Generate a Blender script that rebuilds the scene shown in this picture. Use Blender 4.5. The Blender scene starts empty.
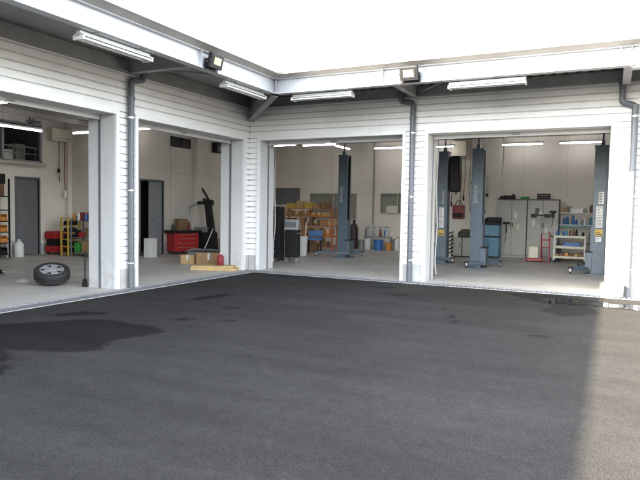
import bpy, bmesh, math, random
from mathutils import Vector, Matrix
random.seed(11)
S = bpy.context.scene
COL = S.collection
rad = math.radians

# ------------------------------------------------------------------ camera, sky, sun, exposure
def setup_view():
    cd = bpy.data.cameras.new('camera'); cam = bpy.data.objects.new('camera', cd); COL.objects.link(cam)
    yaw, pitch, roll = rad(26.205), rad(-2.992), rad(0.964)
    fw = Vector((-math.sin(yaw)*math.cos(pitch), math.cos(yaw)*math.cos(pitch), math.sin(pitch)))
    r = Vector((math.cos(yaw), math.sin(yaw), 0)); u = r.cross(fw)
    r2 = r*math.cos(roll)+u*math.sin(roll); u2 = -r*math.sin(roll)+u*math.cos(roll)
    m = Matrix((r2, u2, -fw)).transposed().to_4x4(); m.translation = (7.396, -11.349, 1.4)
    cam.matrix_world = m
    cd.sensor_width = 36; cd.lens = 591.39/640*36; cd.clip_end = 2000; cd.clip_start = .05
    S.camera = cam
    w = bpy.data.worlds.new('World'); S.world = w; w.use_nodes = True
    nt = w.node_tree; nt.nodes.clear()
    sky = nt.nodes.new('ShaderNodeTexSky'); sky.sky_type = 'NISHITA'; sky.sun_disc = False
    sdir = Vector((-1.385, -1.052, 1.0)).normalized()          # towards the sun
    sky.sun_elevation = math.asin(sdir.z)
    sky.sun_rotation = math.atan2(sdir.x, sdir.y)
    sky.altitude = 30; sky.air_density = 1.0; sky.dust_density = 2.0; sky.ozone_density = 0.6
    bg = nt.nodes.new('ShaderNodeBackground'); bg.inputs[1].default_value = SKY
    out = nt.nodes.new('ShaderNodeOutputWorld')
    hs = nt.nodes.new('ShaderNodeHueSaturation'); hs.inputs['Saturation'].default_value = .36   # milky, hazy sky
    nt.links.new(sky.outputs[0], hs.inputs['Color']); nt.links.new(hs.outputs[0], bg.inputs[0]); nt.links.new(bg.outputs[0], out.inputs[0])
    sd = bpy.data.lights.new('sun', 'SUN'); sd.energy = SUN; sd.angle = rad(.6); sd.color = (1, .84, .64)
    so = bpy.data.objects.new('sun', sd); COL.objects.link(so); so.location = (-20, -12, 20)
    so.rotation_euler = (-sdir).to_track_quat('-Z', 'Y').to_euler()
    v = S.view_settings; v.view_transform = 'Standard'; v.look = 'None'; v.gamma = 1; v.exposure = EXPO
    v.use_curve_mapping = False
    S.cycles.use_denoising = True; S.cycles.max_bounces = 10; S.cycles.diffuse_bounces = 6
SKY, SUN, EXPO = 0.15, 4.1, 3.72
setup_view()

# ------------------------------------------------------------------ materials
def mat(name, col, rough=.6, metal=0., var=.12, scale=6., bump=0., bscale=None, spec=.5, emit=0., col2=None, stretch=(1,1,1), coord='Object', detail=5, dirt=0., spots=0.):
    m = bpy.data.materials.new(name); m.use_nodes = True
    nt = m.node_tree; b = nt.nodes['Principled BSDF']; L = nt.links.new
    b.inputs['Roughness'].default_value = rough; b.inputs['Metallic'].default_value = metal
    b.inputs['Specular IOR Level'].default_value = spec
    tc = nt.nodes.new('ShaderNodeTexCoord'); mp = nt.nodes.new('ShaderNodeMapping'); mp.inputs['Scale'].default_value = stretch
    L(tc.outputs[coord], mp.inputs[0])
    n = nt.nodes.new('ShaderNodeTexNoise'); n.inputs['Scale'].default_value = scale; n.inputs['Detail'].default_value = detail; n.inputs['Roughness'].default_value = .6
    L(mp.outputs[0], n.inputs['Vector'])
    mx = nt.nodes.new('ShaderNodeMix'); mx.data_type = 'RGBA'
    c2 = col2 or tuple(max(0, c*(1-2*var)) for c in col); c1 = tuple(min(1, c*(1+var*.6)) for c in col) if not col2 else col
    mx.inputs[6].default_value = (*c1, 1); mx.inputs[7].default_value = (*c2, 1)
    r = nt.nodes.new('ShaderNodeMapRange'); r.inputs[1].default_value = .35; r.inputs[2].default_value = .75
    L(n.outputs['Fac'], r.inputs[0]); L(r.outputs[0], mx.inputs[0]); cout = mx.outputs[2]
    def over(fac_out, dark):
        q = nt.nodes.new('ShaderNodeMix'); q.data_type = 'RGBA'; q.inputs[7].default_value = (*dark, 1); L(fac_out, q.inputs[0]); L(cout, q.inputs[6]); return q.outputs[2]
    def band(node_out, a, c_, hi):
        q = nt.nodes.new('ShaderNodeMapRange'); q.inputs[1].default_value = a; q.inputs[2].default_value = c_; q.inputs[3].default_value = 0; q.inputs[4].default_value = hi; L(node_out, q.inputs[0]); return q.outputs[0]
    if dirt:      # splashed grime low down and rain streaks
        sx = nt.nodes.new('ShaderNodeSeparateXYZ'); L(tc.outputs['Object'], sx.inputs[0])
        dn = nt.nodes.new('ShaderNodeTexNoise'); dn.inputs['Scale'].default_value = 7; dn.inputs['Detail'].default_value = 8; dn.inputs['Roughness'].default_value = .7; L(tc.outputs['Object'], dn.inputs['Vector'])
        lo = band(sx.outputs[2], .75, 0., 1.); sp_ = band(dn.outputs[0], .44, .68, dirt)
        pm = nt.nodes.new('ShaderNodeMath'); pm.operation = 'MULTIPLY'; L(lo, pm.inputs[0]); L(sp_, pm.inputs[1]); cout = over(pm.outputs[0], (.16, .145, .12))
        sm2 = nt.nodes.new('ShaderNodeMapping'); sm2.inputs['Scale'].default_value = (5, 5, .35); L(tc.outputs['Object'], sm2.inputs[0])
        sn = nt.nodes.new('ShaderNodeTexNoise'); sn.inputs['Scale'].default_value = 2; sn.inputs['Detail'].default_value = 6; L(sm2.outputs[0], sn.inputs['Vector'])
        cout = over(band(sn.outputs[0], .56, .78, dirt*.35), (.25, .24, .21))
    if spots:     # oil and tyre stains on a floor
        dn = nt.nodes.new('ShaderNodeTexNoise'); dn.inputs['Scale'].default_value = 1.7; dn.inputs['Detail'].default_value = 7; dn.inputs['Roughness'].default_value = .62; L(tc.outputs['Object'], dn.inputs['Vector'])
        cout = over(band(dn.outputs[0], .60, .72, spots), (.10, .09, .075))
        d2 = nt.nodes.new('ShaderNodeTexNoise'); d2.inputs['Scale'].default_value = 9; d2.inputs['Detail'].default_value = 4; L(tc.outputs['Object'], d2.inputs['Vector'])
        cout = over(band(d2.outputs[0], .66, .72, spots*.7), (.08, .07, .06))
    L(cout, b.inputs['Base Color'])
    rr = nt.nodes.new('ShaderNodeMapRange'); rr.inputs[3].default_value = max(0, rough-.08); rr.inputs[4].default_value = min(1, rough+.1)
    L(n.outputs['Fac'], rr.inputs[0]); L(rr.outputs[0], b.inputs['Roughness'])
    if bump:
        n2 = nt.nodes.new('ShaderNodeTexNoise'); n2.inputs['Scale'].default_value = bscale or scale*8; n2.inputs['Detail'].default_value = 4
        L(mp.outputs[0], n2.inputs['Vector'])
        bp = nt.nodes.new('ShaderNodeBump'); bp.inputs['Strength'].default_value = bump; bp.inputs['Distance'].default_value = .01
        L(n2.outputs['Fac'], bp.inputs['Height']); L(bp.outputs[0], b.inputs['Normal'])
    if emit:
        b.inputs['Emission Color'].default_value = (1, .95, .95, 1); b.inputs['Emission Strength'].default_value = emit
    return m

def asphalt_mat(name, dark=1., rough=.88, wet=0., mask=True):
    m = bpy.data.materials.new(name); m.use_nodes = True
    nt = m.node_tree; b = nt.nodes['Principled BSDF']; L = nt.links.new
    tc = nt.nodes.new('ShaderNodeTexCoord'); 
    def noise(sc, det=4, rg=.6, st=None):
        n = nt.nodes.new('ShaderNodeTexNoise'); n.inputs['Scale'].default_value = sc; n.inputs['Detail'].default_value = det; n.inputs['Roughness'].default_value = rg
        if st:
            mp = nt.nodes.new('ShaderNodeMapping'); mp.inputs['Scale'].default_value = st; mp.inputs['Rotation'].default_value = (0, 0, rad(14)); L(tc.outputs['Object'], mp.inputs[0]); L(mp.outputs[0], n.inputs['Vector'])
        else: L(tc.outputs['Object'], n.inputs['Vector'])
        return n
    def mr(n, a, b_, lo, hi):
        r = nt.nodes.new('ShaderNodeMapRange'); r.inputs[1].default_value = a; r.inputs[2].default_value = b_; r.inputs[3].default_value = lo; r.inputs[4].default_value = hi
        L(n.outputs[0], r.inputs[0]); return r
    def mul(a, c):
        q = nt.nodes.new('ShaderNodeMath'); q.operation = 'MULTIPLY'; L(a.outputs[0], q.inputs[0]); L(c.outputs[0], q.inputs[1]); return q
    big = mr(noise(.35, 6, .65), .3, .7, .74, 1.26)
    lanes = mr(noise(1.2, 5, .6, (.25, 2.2, 1)), .3, .7, .84, 1.14)
    mid = mr(noise(7, 5, .7), .3, .7, .86, 1.14)
    fine = mr(noise(95, 2, .7), .32, .68, .62, 1.42)
    v = nt.nodes.new('ShaderNodeTexVoronoi'); v.inputs['Scale'].default_value = 130; L(tc.outputs['Object'], v.inputs['Vector'])
    stone = nt.nodes.new('ShaderNodeMapRange'); stone.inputs[1].default_value = 0; stone.inputs[2].default_value = .55; stone.inputs[3].default_value = 1.25; stone.inputs[4].default_value = .8
    L(v.outputs['Distance'], stone.inputs[0])
    f = mul(mul(mul(big, lanes), mul(mid, fine)), stone)
    # pale chips of aggregate
    chip = nt.nodes.new('ShaderNodeTexVoronoi'); chip.inputs['Scale'].default_value = 9; chip.inputs['Randomness'].default_value = 1; L(tc.outputs['Object'], chip.inputs['Vector'])
    ch = nt.nodes.new('ShaderNodeMapRange'); ch.inputs[1].default_value = .035; ch.inputs[2].default_value = .06; ch.inputs[3].default_value = 1.7; ch.inputs[4].default_value = 1
    L(chip.outputs['Distance'], ch.inputs[0]); f = mul(f, ch)
    c = nt.nodes.new('ShaderNodeVectorMath'); c.operation = 'SCALE'; c.inputs[0].default_value = (.027*dark, .0265*dark, .0255*dark)
    if mask:
        at = nt.nodes.new('ShaderNodeAttribute'); at.attribute_name = 'damp'
        nn = noise(16, 4, .65); ad = nt.nodes.new('ShaderNodeMath'); ad.operation = 'MULTIPLY_ADD'; ad.inputs[1].default_value = .9; ad.inputs[2].default_value = -.45
        L(nn.outputs[0], ad.inputs[0]); sm_ = nt.nodes.new('ShaderNodeMath'); sm_.operation = 'ADD'; L(at.outputs['Fac'], sm_.inputs[0]); L(ad.outputs[0], sm_.inputs[1])
        wm = mr(sm_, .40, .66, 1., .36); f = mul(f, wm)
    L(f.outputs[0], c.inputs['Scale']); L(c.outputs[0], b.inputs['Base Color'])
    b.inputs['Roughness'].default_value = rough; b.inputs['Specular IOR Level'].default_value = .09 if not wet else .5
    bp = nt.nodes.new('ShaderNodeBump'); bp.inputs['Strength'].default_value = .55 if not wet else .25; bp.inputs['Distance'].default_value = .006
    L(fine.outputs[0], bp.inputs['Height']); L(bp.outputs[0], b.inputs['Normal'])
    return m

M = {}
M['asphalt'] = asphalt_mat('asphalt')
M['white'] = mat('white_panel', (.58, .585, .58), .45, var=.04, scale=1.2, dirt=.35)
M['siding'] = mat('siding_paint', (.77, .77, .755), .5, dirt=.3, var=.05, scale=1.5, stretch=(1, 1, .3))
M['groove_shade'] = mat('groove_shade_grey', (.56, .56, .55), .7)
M['trim'] = mat('white_trim', (.74, .74, .74), .4, var=.03, dirt=.35)
M['beam'] = mat('beam_paint', (.48, .495, .52), .45, var=.06, scale=2)
M['beam_grey'] = mat('grey_steel', (.26, .265, .27), .5, var=.1, scale=3)
M['deck'] = mat('soffit_deck', (.28, .277, .27), .55, var=.1, scale=2)
M['gutter'] = mat('gutter_metal', (.36, .34, .30), .45, var=.06, scale=2)
M['cap'] = mat('cap_flashing', (.80, .80, .79), .4, var=.03)
M['concrete'] = mat('concrete', (.40, .40, .385), .8, var=.12, scale=5, bump=.25, bscale=60)
M['apron'] = mat('apron_concrete', (.33, .33, .32), .75, var=.12, scale=4, bump=.2, bscale=50)
M['floor'] = mat('workshop_floor_paint', (.44, .425, .39), .42, spots=.55, var=.14, scale=.9, bump=.05, bscale=30, detail=8)
M['inwall'] = mat('inner_wall_panel', (.66, .63, .565), .6, var=.05, scale=.8)
M['ceiling'] = mat('ceiling_deck', (.30, .295, .285), .7, var=.08, scale=2)
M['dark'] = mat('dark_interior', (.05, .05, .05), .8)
M['galv'] = mat('galvanised', (.27, .28, .29), .5, .4, var=.12, scale=12)
M['steel'] = mat('bright_steel', (.62, .62, .62), .25, .9, var=.08)
M['pipe'] = mat('pipe_grey', (.10, .112, .125), .42, var=.06, scale=4)
M['door'] = mat('door_grey', (.12, .125, .13), .45, var=.05, scale=3)
M['lift'] = mat('lift_paint', (.085, .118, .15), .38, var=.1, scale=7)
M['black'] = mat('black_plastic', (.011, .011, .012), .5, var=.2, spec=.3)
M['rubber'] = mat('rubber', (.02, .02, .02), .78, var=.2, scale=20, bump=.1)
M['red'] = mat('red_enamel', (.42, .02, .022), .35, var=.1)
M['darkred'] = mat('dark_red_enamel', (.22, .025, .03), .4, var=.15)
M['blue'] = mat('blue_plastic', (.03, .15, .42), .4, var=.1)
M['teal'] = mat('teal_plastic', (.07, .28, .34), .4, var=.1)
M['bluecab'] = mat('blue_enamel', (.10, .25, .36), .4, var=.1, scale=4)
M['green'] = mat('green_plastic', (.05, .32, .05), .45, var=.1)
M['olive'] = mat('olive_cloth', (.07, .08, .05), .85, var=.15)
M['yellow'] = mat('yellow_paint', (.50, .36, .06), .5, var=.12)
M['orange'] = mat('orange_plastic', (.55, .22, .04), .5, var=.12)
M['card'] = mat('cardboard', (.35, .22, .11), .85, var=.12, scale=5)
M['card2'] = mat('pale_cardboard', (.47, .32, .15), .85, var=.12, scale=5)
M['card3'] = mat('dark_cardboard', (.22, .13, .065), .85, var=.15, scale=5)
M['card4'] = mat('rusty_cardboard', (.38, .20, .09), .85, var=.15, scale=5)
M['wood'] = mat('pallet_wood', (.44, .32, .15), .75, var=.2, scale=3, stretch=(1, 12, 12))
M['locker'] = mat('locker_grey', (.40, .385, .35), .42, var=.04, scale=2)
M['cream'] = mat('cream_plastic', (.62, .58, .46), .45, var=.06)
M['offwhite'] = mat('white_plastic', (.66, .66, .64), .45, var=.05)
M['brown'] = mat('brown_plastic', (.16, .08, .035), .5, var=.2)
M['silver'] = mat('silver_case', (.45, .46, .47), .35, .5, var=.06)
M['rackred'] = mat('rack_orange_paint', (.42, .12, .05), .5, var=.12)
M['greycloth'] = mat('grey_cloth', (.22, .235, .26), .9, var=.12, scale=9)
M['board'] = mat('grey_board', (.14, .145, .155), .7, var=.06)
M['alloy'] = mat('alloy_rim', (.36, .37, .385), .4, .3, var=.06)
M['tube_on'] = mat('lit_tube', (.9, .9, .9), .4, emit=2.2)
M['tube_off'] = mat('unlit_tube', (.85, .86, .86), .25, var=.02)
M['led'] = mat('yellow_diode', (.42, .40, .24), .4, var=.1, scale=30)
M['reflector'] = mat('lamp_reflector', (.66, .67, .66), .3, .2, var=.05)

def glass(name, col, rough=.05):
    m = bpy.data.materials.new(name); m.use_nodes = True
    b = m.node_tree.nodes['Principled BSDF']; b.inputs['Base Color'].default_value = (*col, 1)
    b.inputs['Roughness'].default_value = rough; b.inputs['Transmission Weight'].default_value = .85; b.inputs['IOR'].default_value = 1.05
    n = m.node_tree.nodes.new('ShaderNodeTexNoise'); n.inputs['Scale'].default_value = 3
    r = m.node_tree.nodes.new('ShaderNodeMapRange'); r.inputs[3].default_value = rough; r.inputs[4].default_value = rough+.1
    m.node_tree.links.new(n.outputs[0], r.inputs[0]); m.node_tree.links.new(r.outputs[0], b.inputs['Roughness'])
    return m
M['pane'] = glass('window_glass', (.8, .85, .8)); M['film'] = glass('clear_film', (.9, .9, .9), .2)
m = bpy.data.materials.new('puddle_water'); m.use_nodes = True; b = m.node_tree.nodes['Principled BSDF']
b.inputs['Base Color'].default_value = (.012, .012, .012, 1); b.inputs['Roughness'].default_value = .04
_n = m.node_tree.nodes.new('ShaderNodeTexNoise'); _n.inputs['Scale'].default_value = 5; _b = m.node_tree.nodes.new('ShaderNodeBump'); _b.inputs['Strength'].default_value = .02
m.node_tree.links.new(_n.outputs[0], _b.inputs['Height']); m.node_tree.links.new(_b.outputs[0], b.inputs['Normal']); M['water'] = m

# ------------------------------------------------------------------ mesh helpers
WORD = {}
for k_, w_ in dict(teal='teal', blue='blue', offwhite='white', locker='grey', yellow='yellow', brown='brown', black='black', card='brown', card2='pale', card3='dark brown', card4='reddish brown', orange='orange', board='dark grey', darkred='dark red', cream='cream').items(): WORD[M[k_].name] = w_
class MB:
    def __init__(s): s.bm = bmesh.new()
    def _add(s, vs, fs):
        v = [s.bm.verts.new(p) for p in vs]
        for f in fs:
            try: s.bm.faces.new([v[i] for i in f])
            except ValueError: pass
        return v
    def box(s, x0, x1, y0, y1, z0, z1, T=None):
        vs = [Vector((x, y, z)) for z in (z0, z1) for y in (y0, y1) for x in (x0, x1)]
        if T: vs = [T @ v for v in vs]
        s._add(vs, [(0, 1, 3, 2), (4, 6, 7, 5), (0, 4, 5, 1), (2, 3, 7, 6), (0, 2, 6, 4), (1, 5, 7, 3)]); return s
    def cyl(s, a, b, r, seg=14, r2=None, cap=True):
        a, b = Vector(a), Vector(b); d = (b-a).normalized(); r2 = r if r2 is None else r2
        x = d.orthogonal().normalized(); y = d.cross(x); vs = []
        for c, q in ((a, r), (b, r2)):
            for i in range(seg):
                t = 2*math.pi*i/seg; vs.append(c+(x*math.cos(t)+y*math.sin(t))*q)
        fs = [(i, (i+1) % seg, seg+(i+1) % seg, seg+i) for i in range(seg)]
        if cap: fs += [tuple(range(seg)), tuple(range(seg, 2*seg))]
        s._add(vs, fs); return s
    def tube(s, pts, r, seg=8):
        pts = [Vector(p) for p in pts]; n = len(pts); rings = []; up = None
        for i, p in enumerate(pts):
            d = (pts[min(i+1, n-1)]-pts[max(i-1, 0)]).normalized()
            x = d.orthogonal().normalized() if up is None else (up-d*up.dot(d)).normalized()
            up = x; y = d.cross(x)
            rings.append([s.bm.verts.new(p+(x*math.cos(2*math.pi*k/seg)+y*math.sin(2*math.pi*k/seg))*r) for k in range(seg)])
        for a, b in zip(rings, rings[1:]):
            for k in range(seg): s.bm.faces.new((a[k], a[(k+1) % seg], b[(k+1) % seg], b[k]))
        s.bm.faces.new(rings[0]); s.bm.faces.new(rings[-1]); return s
    def lathe(s, prof, c=(0, 0, 0), seg=24, T=None):
        c = Vector(c); rings = []
        for r, z in prof:
            ring = []
            for k in range(seg):
                v = c+Vector((r*math.cos(2*math.pi*k/seg), r*math.sin(2*math.pi*k/seg), z))
                ring.append(s.bm.verts.new(T @ v if T else v))
            rings.append(ring)
        for a, b in zip(rings, rings[1:]):
            for k in range(seg): s.bm.faces.new((a[k], a[(k+1) % seg], b[(k+1) % seg], b[k]))
        s.bm.faces.new(rings[0]); s.bm.faces.new(rings[-1]); return s
    def prism(s, poly, a, b, f):
        """poly of 2D points, swept from a to b; f(p, q, t) gives the 3D point"""
        n = len(poly); vs = [Vector(f(p, q, t)) for t in (a, b) for p, q in poly]
        s._add(vs, [tuple(range(n)), tuple(range(n, 2*n))]+[(i, (i+1) % n, n+(i+1) % n, n+i) for i in range(n)]); return s
    def build(s, name, material, parent=None, bev=0., smooth=False, T=None, loc=None, rz=0.):
        if T: s.bm.transform(T)
        bmesh.ops.recalc_face_normals(s.bm, faces=s.bm.faces)
        me = bpy.data.meshes.new(name); s.bm.to_mesh(me); s.bm.free(); me.materials.append(material)
        o = bpy.data.objects.new(name, me); COL.objects.link(o)
        if parent: o.parent = parent
        if loc: o.location = loc
        if rz: o.rotation_euler = (0, 0, rz)
        if smooth:
            for p in me.polygons: p.use_smooth = True
            me.set_sharp_from_angle(angle=rad(40))
        if bev:
            b = o.modifiers.new('bevel', 'BEVEL'); b.width = bev; b.segments = 2; b.limit_method = 'ANGLE'; b.angle_limit = rad(40); b.harden_normals = False
        return o
def tag(o, label, cat, group=None):
    o['label'] = label; o['category'] = cat
    if group: o['group'] = group
    return o
def thing(name, label, cat, loc=(0, 0, 0), rz=0., group=None):
    o = bpy.data.objects.new(name, None); COL.objects.link(o); o.empty_display_size = .1
    o.location = loc; o.rotation_euler = (0, 0, rz); return tag(o, label, cat, group)
def structure(o): o['kind'] = 'structure'; return o
def stuff(o): o['kind'] = 'stuff'; return o
def dup(root, loc, rz=None, label=None, group=None):
    r = root.copy(); COL.objects.link(r); r.location = loc
    if rz is not None: r.rotation_euler = (0, 0, rz)
    if label: r['label'] = label
    if group: r['group'] = group
    for ch in list(root.children):
        c = ch.copy(); COL.objects.link(c); c.parent = r
        for g in list(ch.children):
            d = g.copy(); COL.objects.link(d); d.parent = c
    return r
def text_mesh(body, size, depth, name, material, parent, T):
    cu = bpy.data.curves.new(name, 'FONT'); cu.body = body; cu.size = size; cu.extrude = depth; cu.offset = size*.005; cu.align_x = 'CENTER'; cu.align_y = 'CENTER'
    tmp = bpy.data.objects.new(name, cu); COL.objects.link(tmp)
    dg = bpy.context.evaluated_depsgraph_get(); me = bpy.data.meshes.new_from_object(tmp.evaluated_get(dg))
    bpy.data.objects.remove(tmp); bpy.data.curves.remove(cu)
    me.transform(T); me.materials.clear(); me.materials.append(material); me.name = name
    o = bpy.data.objects.new(name, me); COL.objects.link(o); o.parent = parent; return o

# two wings: u along the wall away from the inner corner, n outwards into the yard
def RW(u, n, z): return Vector((u, -n, z))
def LW(u, n, z): return Vector((n, -u, z))
def wbox(mb, W, u0, u1, n0, n1, z0, z1):
    a, b = W(u0, n0, z0), W(u1, n1, z1)
    return mb.box(min(a.x, b.x), max(a.x, b.x), min(a.y, b.y), max(a.y, b.y), z0, z1)
T_ = .62; ZO = 2.92; ZS = 3.62; ZB0, ZB1 = 3.55, 3.83; E_ = 1.565; APR = .40; PL = .33
RSEG = dict(end=15.0, piers=[(0., .26), (3.62, 4.115), (7.34, 7.84)], open=[(.26, 3.62), (4.115, 7.34)], shut=(7.84, 11.1))
LSEG = dict(end=19.0, piers=[(0., .205), (3.53, 4.01), (7.34, 7.84)], open=[(.205, 3.53), (4.01, 7.34)], shut=(7.84, 11.1))

# ------------------------------------------------------------------ ground
def sheet(name, polys, z, material):
    mb = MB()
    for p in polys: mb._add([Vector((x, y, z)) for x, y in p], [tuple(range(len(p)))])
    return structure(mb.build(name, material))
structure(MB().box(-400, 400, -400, 400, -.6, -.3).build('ground', mat('bare_earth', (.20, .18, .14), .9, scale=.5)))
DAMP = [
 [(-.2+.6, -7.9), (.9, -7.0), (1.28, -6.5), (1.6, -6.1), (1.95, -5.98), (2.27, -6.05), (2.6, -6.0), (2.95, -6.2), (2.9, -6.5), (2.75, -6.8), (3.0, -7.2), (2.73, -7.44), (2.2, -7.6), (2.55, -7.8), (2.6, -8.1), (1.9, -8.4), (.41, -8.9)],
 [(2.55, -8.05), (2.75, -7.95), (2.95, -8.2), (2.6, -8.4)],
 [(.95, -6.2), (1.15, -5.75), (1.5, -5.6), (1.55, -5.75), (1.25, -6.1)],
 [(1.7, -4.3), (1.62, -3.9), (1.75, -3.4), (1.98, -3.3), (1.95, -3.8), (1.85, -4.2)],
 [(3.05, -5.38), (3.08, -5.24), (3.26, -5.2), (3.28, -5.32)], [(2.5, -4.62), (2.54, -4.48), (2.74, -4.4), (2.77, -4.5)], [(2.5, -5.6), (2.55, -5.4), (2.75, -5.4), (2.7, -5.6)],
 [(5.20, -2.85), (5.27, -2.82), (5.32, -3.0), (5.24, -3.03)], [(5.44, -3.32), (5.50, -3.30), (5.58, -3.62), (5.51, -3.66)], [(5.60, -3.78), (5.66, -3.75), (5.72, -3.98), (5.65, -4.02)], [(6.5, -4.32), (6.55, -4.2), (6.85, -4.13), (6.8, -4.30)],
 [(5.75, -.75), (6.4, -.50), (7.0, -.70), (7.3, -.95), (7.7, -.95), (8.6, -.85), (8.6, -1.75), (7.7, -1.65), (7.15, -1.55), (7.3, -2.2), (6.9, -2.75), (6.5, -2.3), (6.65, -1.75), (6.4, -1.5), (6.1, -1.15)],
 [(8.05, -2.7), (8.5, -2.55), (8.9, -2.8), (8.6, -3.3), (8.1, -3.2)], [(4.0, -1.9), (4.3, -1.8), (4.5, -2.0), (4.2, -2.1)], [(3.4, -1.2), (3.9, -1.0), (4.0, -1.2), (3.6, -1.3)]]
def damp_at(x, y):
    best = -1.
    for poly in DAMP:
        if not (min(p[0] for p in poly)-.3 < x < max(p[0] for p in poly)+.3 and min(p[1] for p in poly)-.3 < y < max(p[1] for p in poly)+.3): continue
        ins = False; dm = 9.
        for (x0, y0), (x1, y1) in zip(poly, poly[1:]+poly[:1]):
            if (y0 > y) != (y1 > y) and x < (x1-x0)*(y-y0)/(y1-y0)+x0: ins = not ins
            t = max(0, min(1, ((x-x0)*(x1-x0)+(y-y0)*(y1-y0))/((x1-x0)**2+(y1-y0)**2))); dm = min(dm, math.hypot(x-x0-t*(x1-x0), y-y0-t*(y1-y0)))
        sd_ = dm if ins else -dm
        best = max(best, min(1. if poly[-1][0] < 2.97 else .60, .5+sd_/.30))
    return max(0., best)
NX, NY, XA, YA, ST = 174, 186, APR, -APR, .0665
XB, YB = XA+NX*ST, YA-NY*ST
me = bpy.data.meshes.new('asphalt_yard'); Z_ = -.008
vs = [(XA+i*ST, YA-k*ST, Z_) for k in range(NY+1) for i in range(NX+1)]
fs = [(k*(NX+1)+i, (k+1)*(NX+1)+i, (k+1)*(NX+1)+i+1, k*(NX+1)+i+1) for k in range(NY) for i in range(NX)]
n0 = len(vs); G_ = 400
vs += [(XA, YB, Z_), (G_, YB, Z_), (G_, -G_, Z_), (XA, -G_, Z_), (XB, YA, Z_), (16., YA, Z_), (16., YB, Z_)]
fs += [(n0, n0+3, n0+2, n0+1), (n0+4, n0+6 if 0 else n0+4, n0+6, n0+5)] if 0 else [(n0, n0+3, n0+2, n0+1)]
vs += [(XB, YB, Z_)]; fs += [(n0+4, n0+7, n0+6, n0+5)]
me.from_pydata(vs, [], fs); a_ = me.attributes.new('damp', 'FLOAT', 'POINT')
for i, v in enumerate(vs): a_.data[i].value = damp_at(v[0], v[1])
me.materials.append(M['asphalt']); o = bpy.data.objects.new('asphalt_yard', me); COL.objects.link(o); structure(o)
structure(MB().box(16.0, 400, YB, 400, -.3, -.012).build('far_yard', M['asphalt']))

def blob(pts, z, material, name, jit=.06, sub=10, seed=1):
    rnd = random.Random(seed); n = len(pts); out = []
    for i in range(n):       # Catmull-Rom outline with small ragged jitter
        p0, p1, p2, p3 = [Vector(pts[(i+k-1) % n]) for k in range(4)]
        for k in range(sub):
            t = k/sub
            q = .5*((2*p1)+(p2-p0)*t+(2*p0-5*p1+4*p2-p3)*t*t+(3*p1-p0-3*p2+p3)*t**3)
            out.append((q.x+rnd.uniform(-jit, jit)*.5, q.y+rnd.uniform(-jit, jit)))
    bm = bmesh.new(); vs = [bm.verts.new((x, y, z)) for x, y in out]; f = bm.faces.new(vs); bmesh.ops.triangulate(bm, faces=[f])
    bmesh.ops.recalc_face_normals(bm, faces=bm.faces)
    for f in bm.faces:
        if f.normal.z < 0: f.normal_flip()
    me = bpy.data.meshes.new(name); bm.to_mesh(me); bm.free(); me.materials.append(material)
    o = bpy.data.objects.new(name, me); COL.objects.link(o); return structure(o)
blob([(6.40, -1.20), (6.55, -1.00), (6.74, -1.06), (6.86, -.92), (7.02, -1.04), (6.97, -1.24), (7.12, -1.42), (6.92, -1.56), (6.78, -1.44), (6.62, -1.58), (6.50, -1.38)], -.005, M['water'], 'puddle_water', .012, 8, 12)
blob([(7.15, -1.22), (7.35, -1.02), (7.5, -1.08), (7.8, -.98), (8.1, -.95), (8.6, -.98), (8.6, -1.62), (8.1, -1.52), (7.85, -1.60), (7.6, -1.44), (7.38, -1.48)], -.005, M['water'], 'puddle_water', .012, 8, 14)

# apron, drain channel
ap = MB()
for W, S_ in ((RW, RSEG), (LW, LSEG)):
    e = S_['end']; u0 = .18
    wbox(ap, W, 0 if W is RW else .09, e, 0, .09, -.3, 0)
    wbox(ap, W, .382, e, .382, APR, -.3, 0)
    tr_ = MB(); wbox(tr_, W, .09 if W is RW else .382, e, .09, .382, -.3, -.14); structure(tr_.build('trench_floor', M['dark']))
structure(ap.build('apron_floor', M['apron']))
fl = MB(); fl.box(-9.0, -.0, -19, .0, -.3, 0); fl.box(-9.0, 15, .0, 9.0, -.3, 0)
structure(fl.build('floor', M['floor']))
def make_grate():
    root = thing('drain_grate', 'galvanised drain grate set in the trench before the workshop doors', 'drain grate', (0, 0, 0), 0, 'drain grates along the wall')
    mb = MB(); mb.box(.005, .995, -.144, -.126, -.03, -.002); mb.box(.005, .995, .126, .144, -.03, -.002)
    mb.build('grate_frame', M['galv'], root)
    mb = MB()
    for k in range(12): x = .02+k*.0815; mb.box(x, x+.036, -.126, .126, -.028, -.004)
    mb.build('grate_bars', M['galv'], root); return root
gp = None; LG = 'galvanised bar grate lying in the drain trench along the {} wing doors'
for W, S_, nm in ((RW, RSEG, 'right'), (LW, LSEG, 'left')):
    for k in range(11 if W is RW else 13):
        u = (.10 if W is RW else .39)+k
        if W is RW: loc, rz = (u, -.236, 0), 0
        else: loc, rz = (.236, -u, 0), -math.pi/2
        if gp is None: gp = make_grate(); gp.location = loc; gp['label'] = LG.format(nm); gp['group'] = f'drain grates along the {nm} wing'
        else: dup(gp, loc, rz, LG.format(nm), f'drain grates along the {nm} wing')

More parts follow.
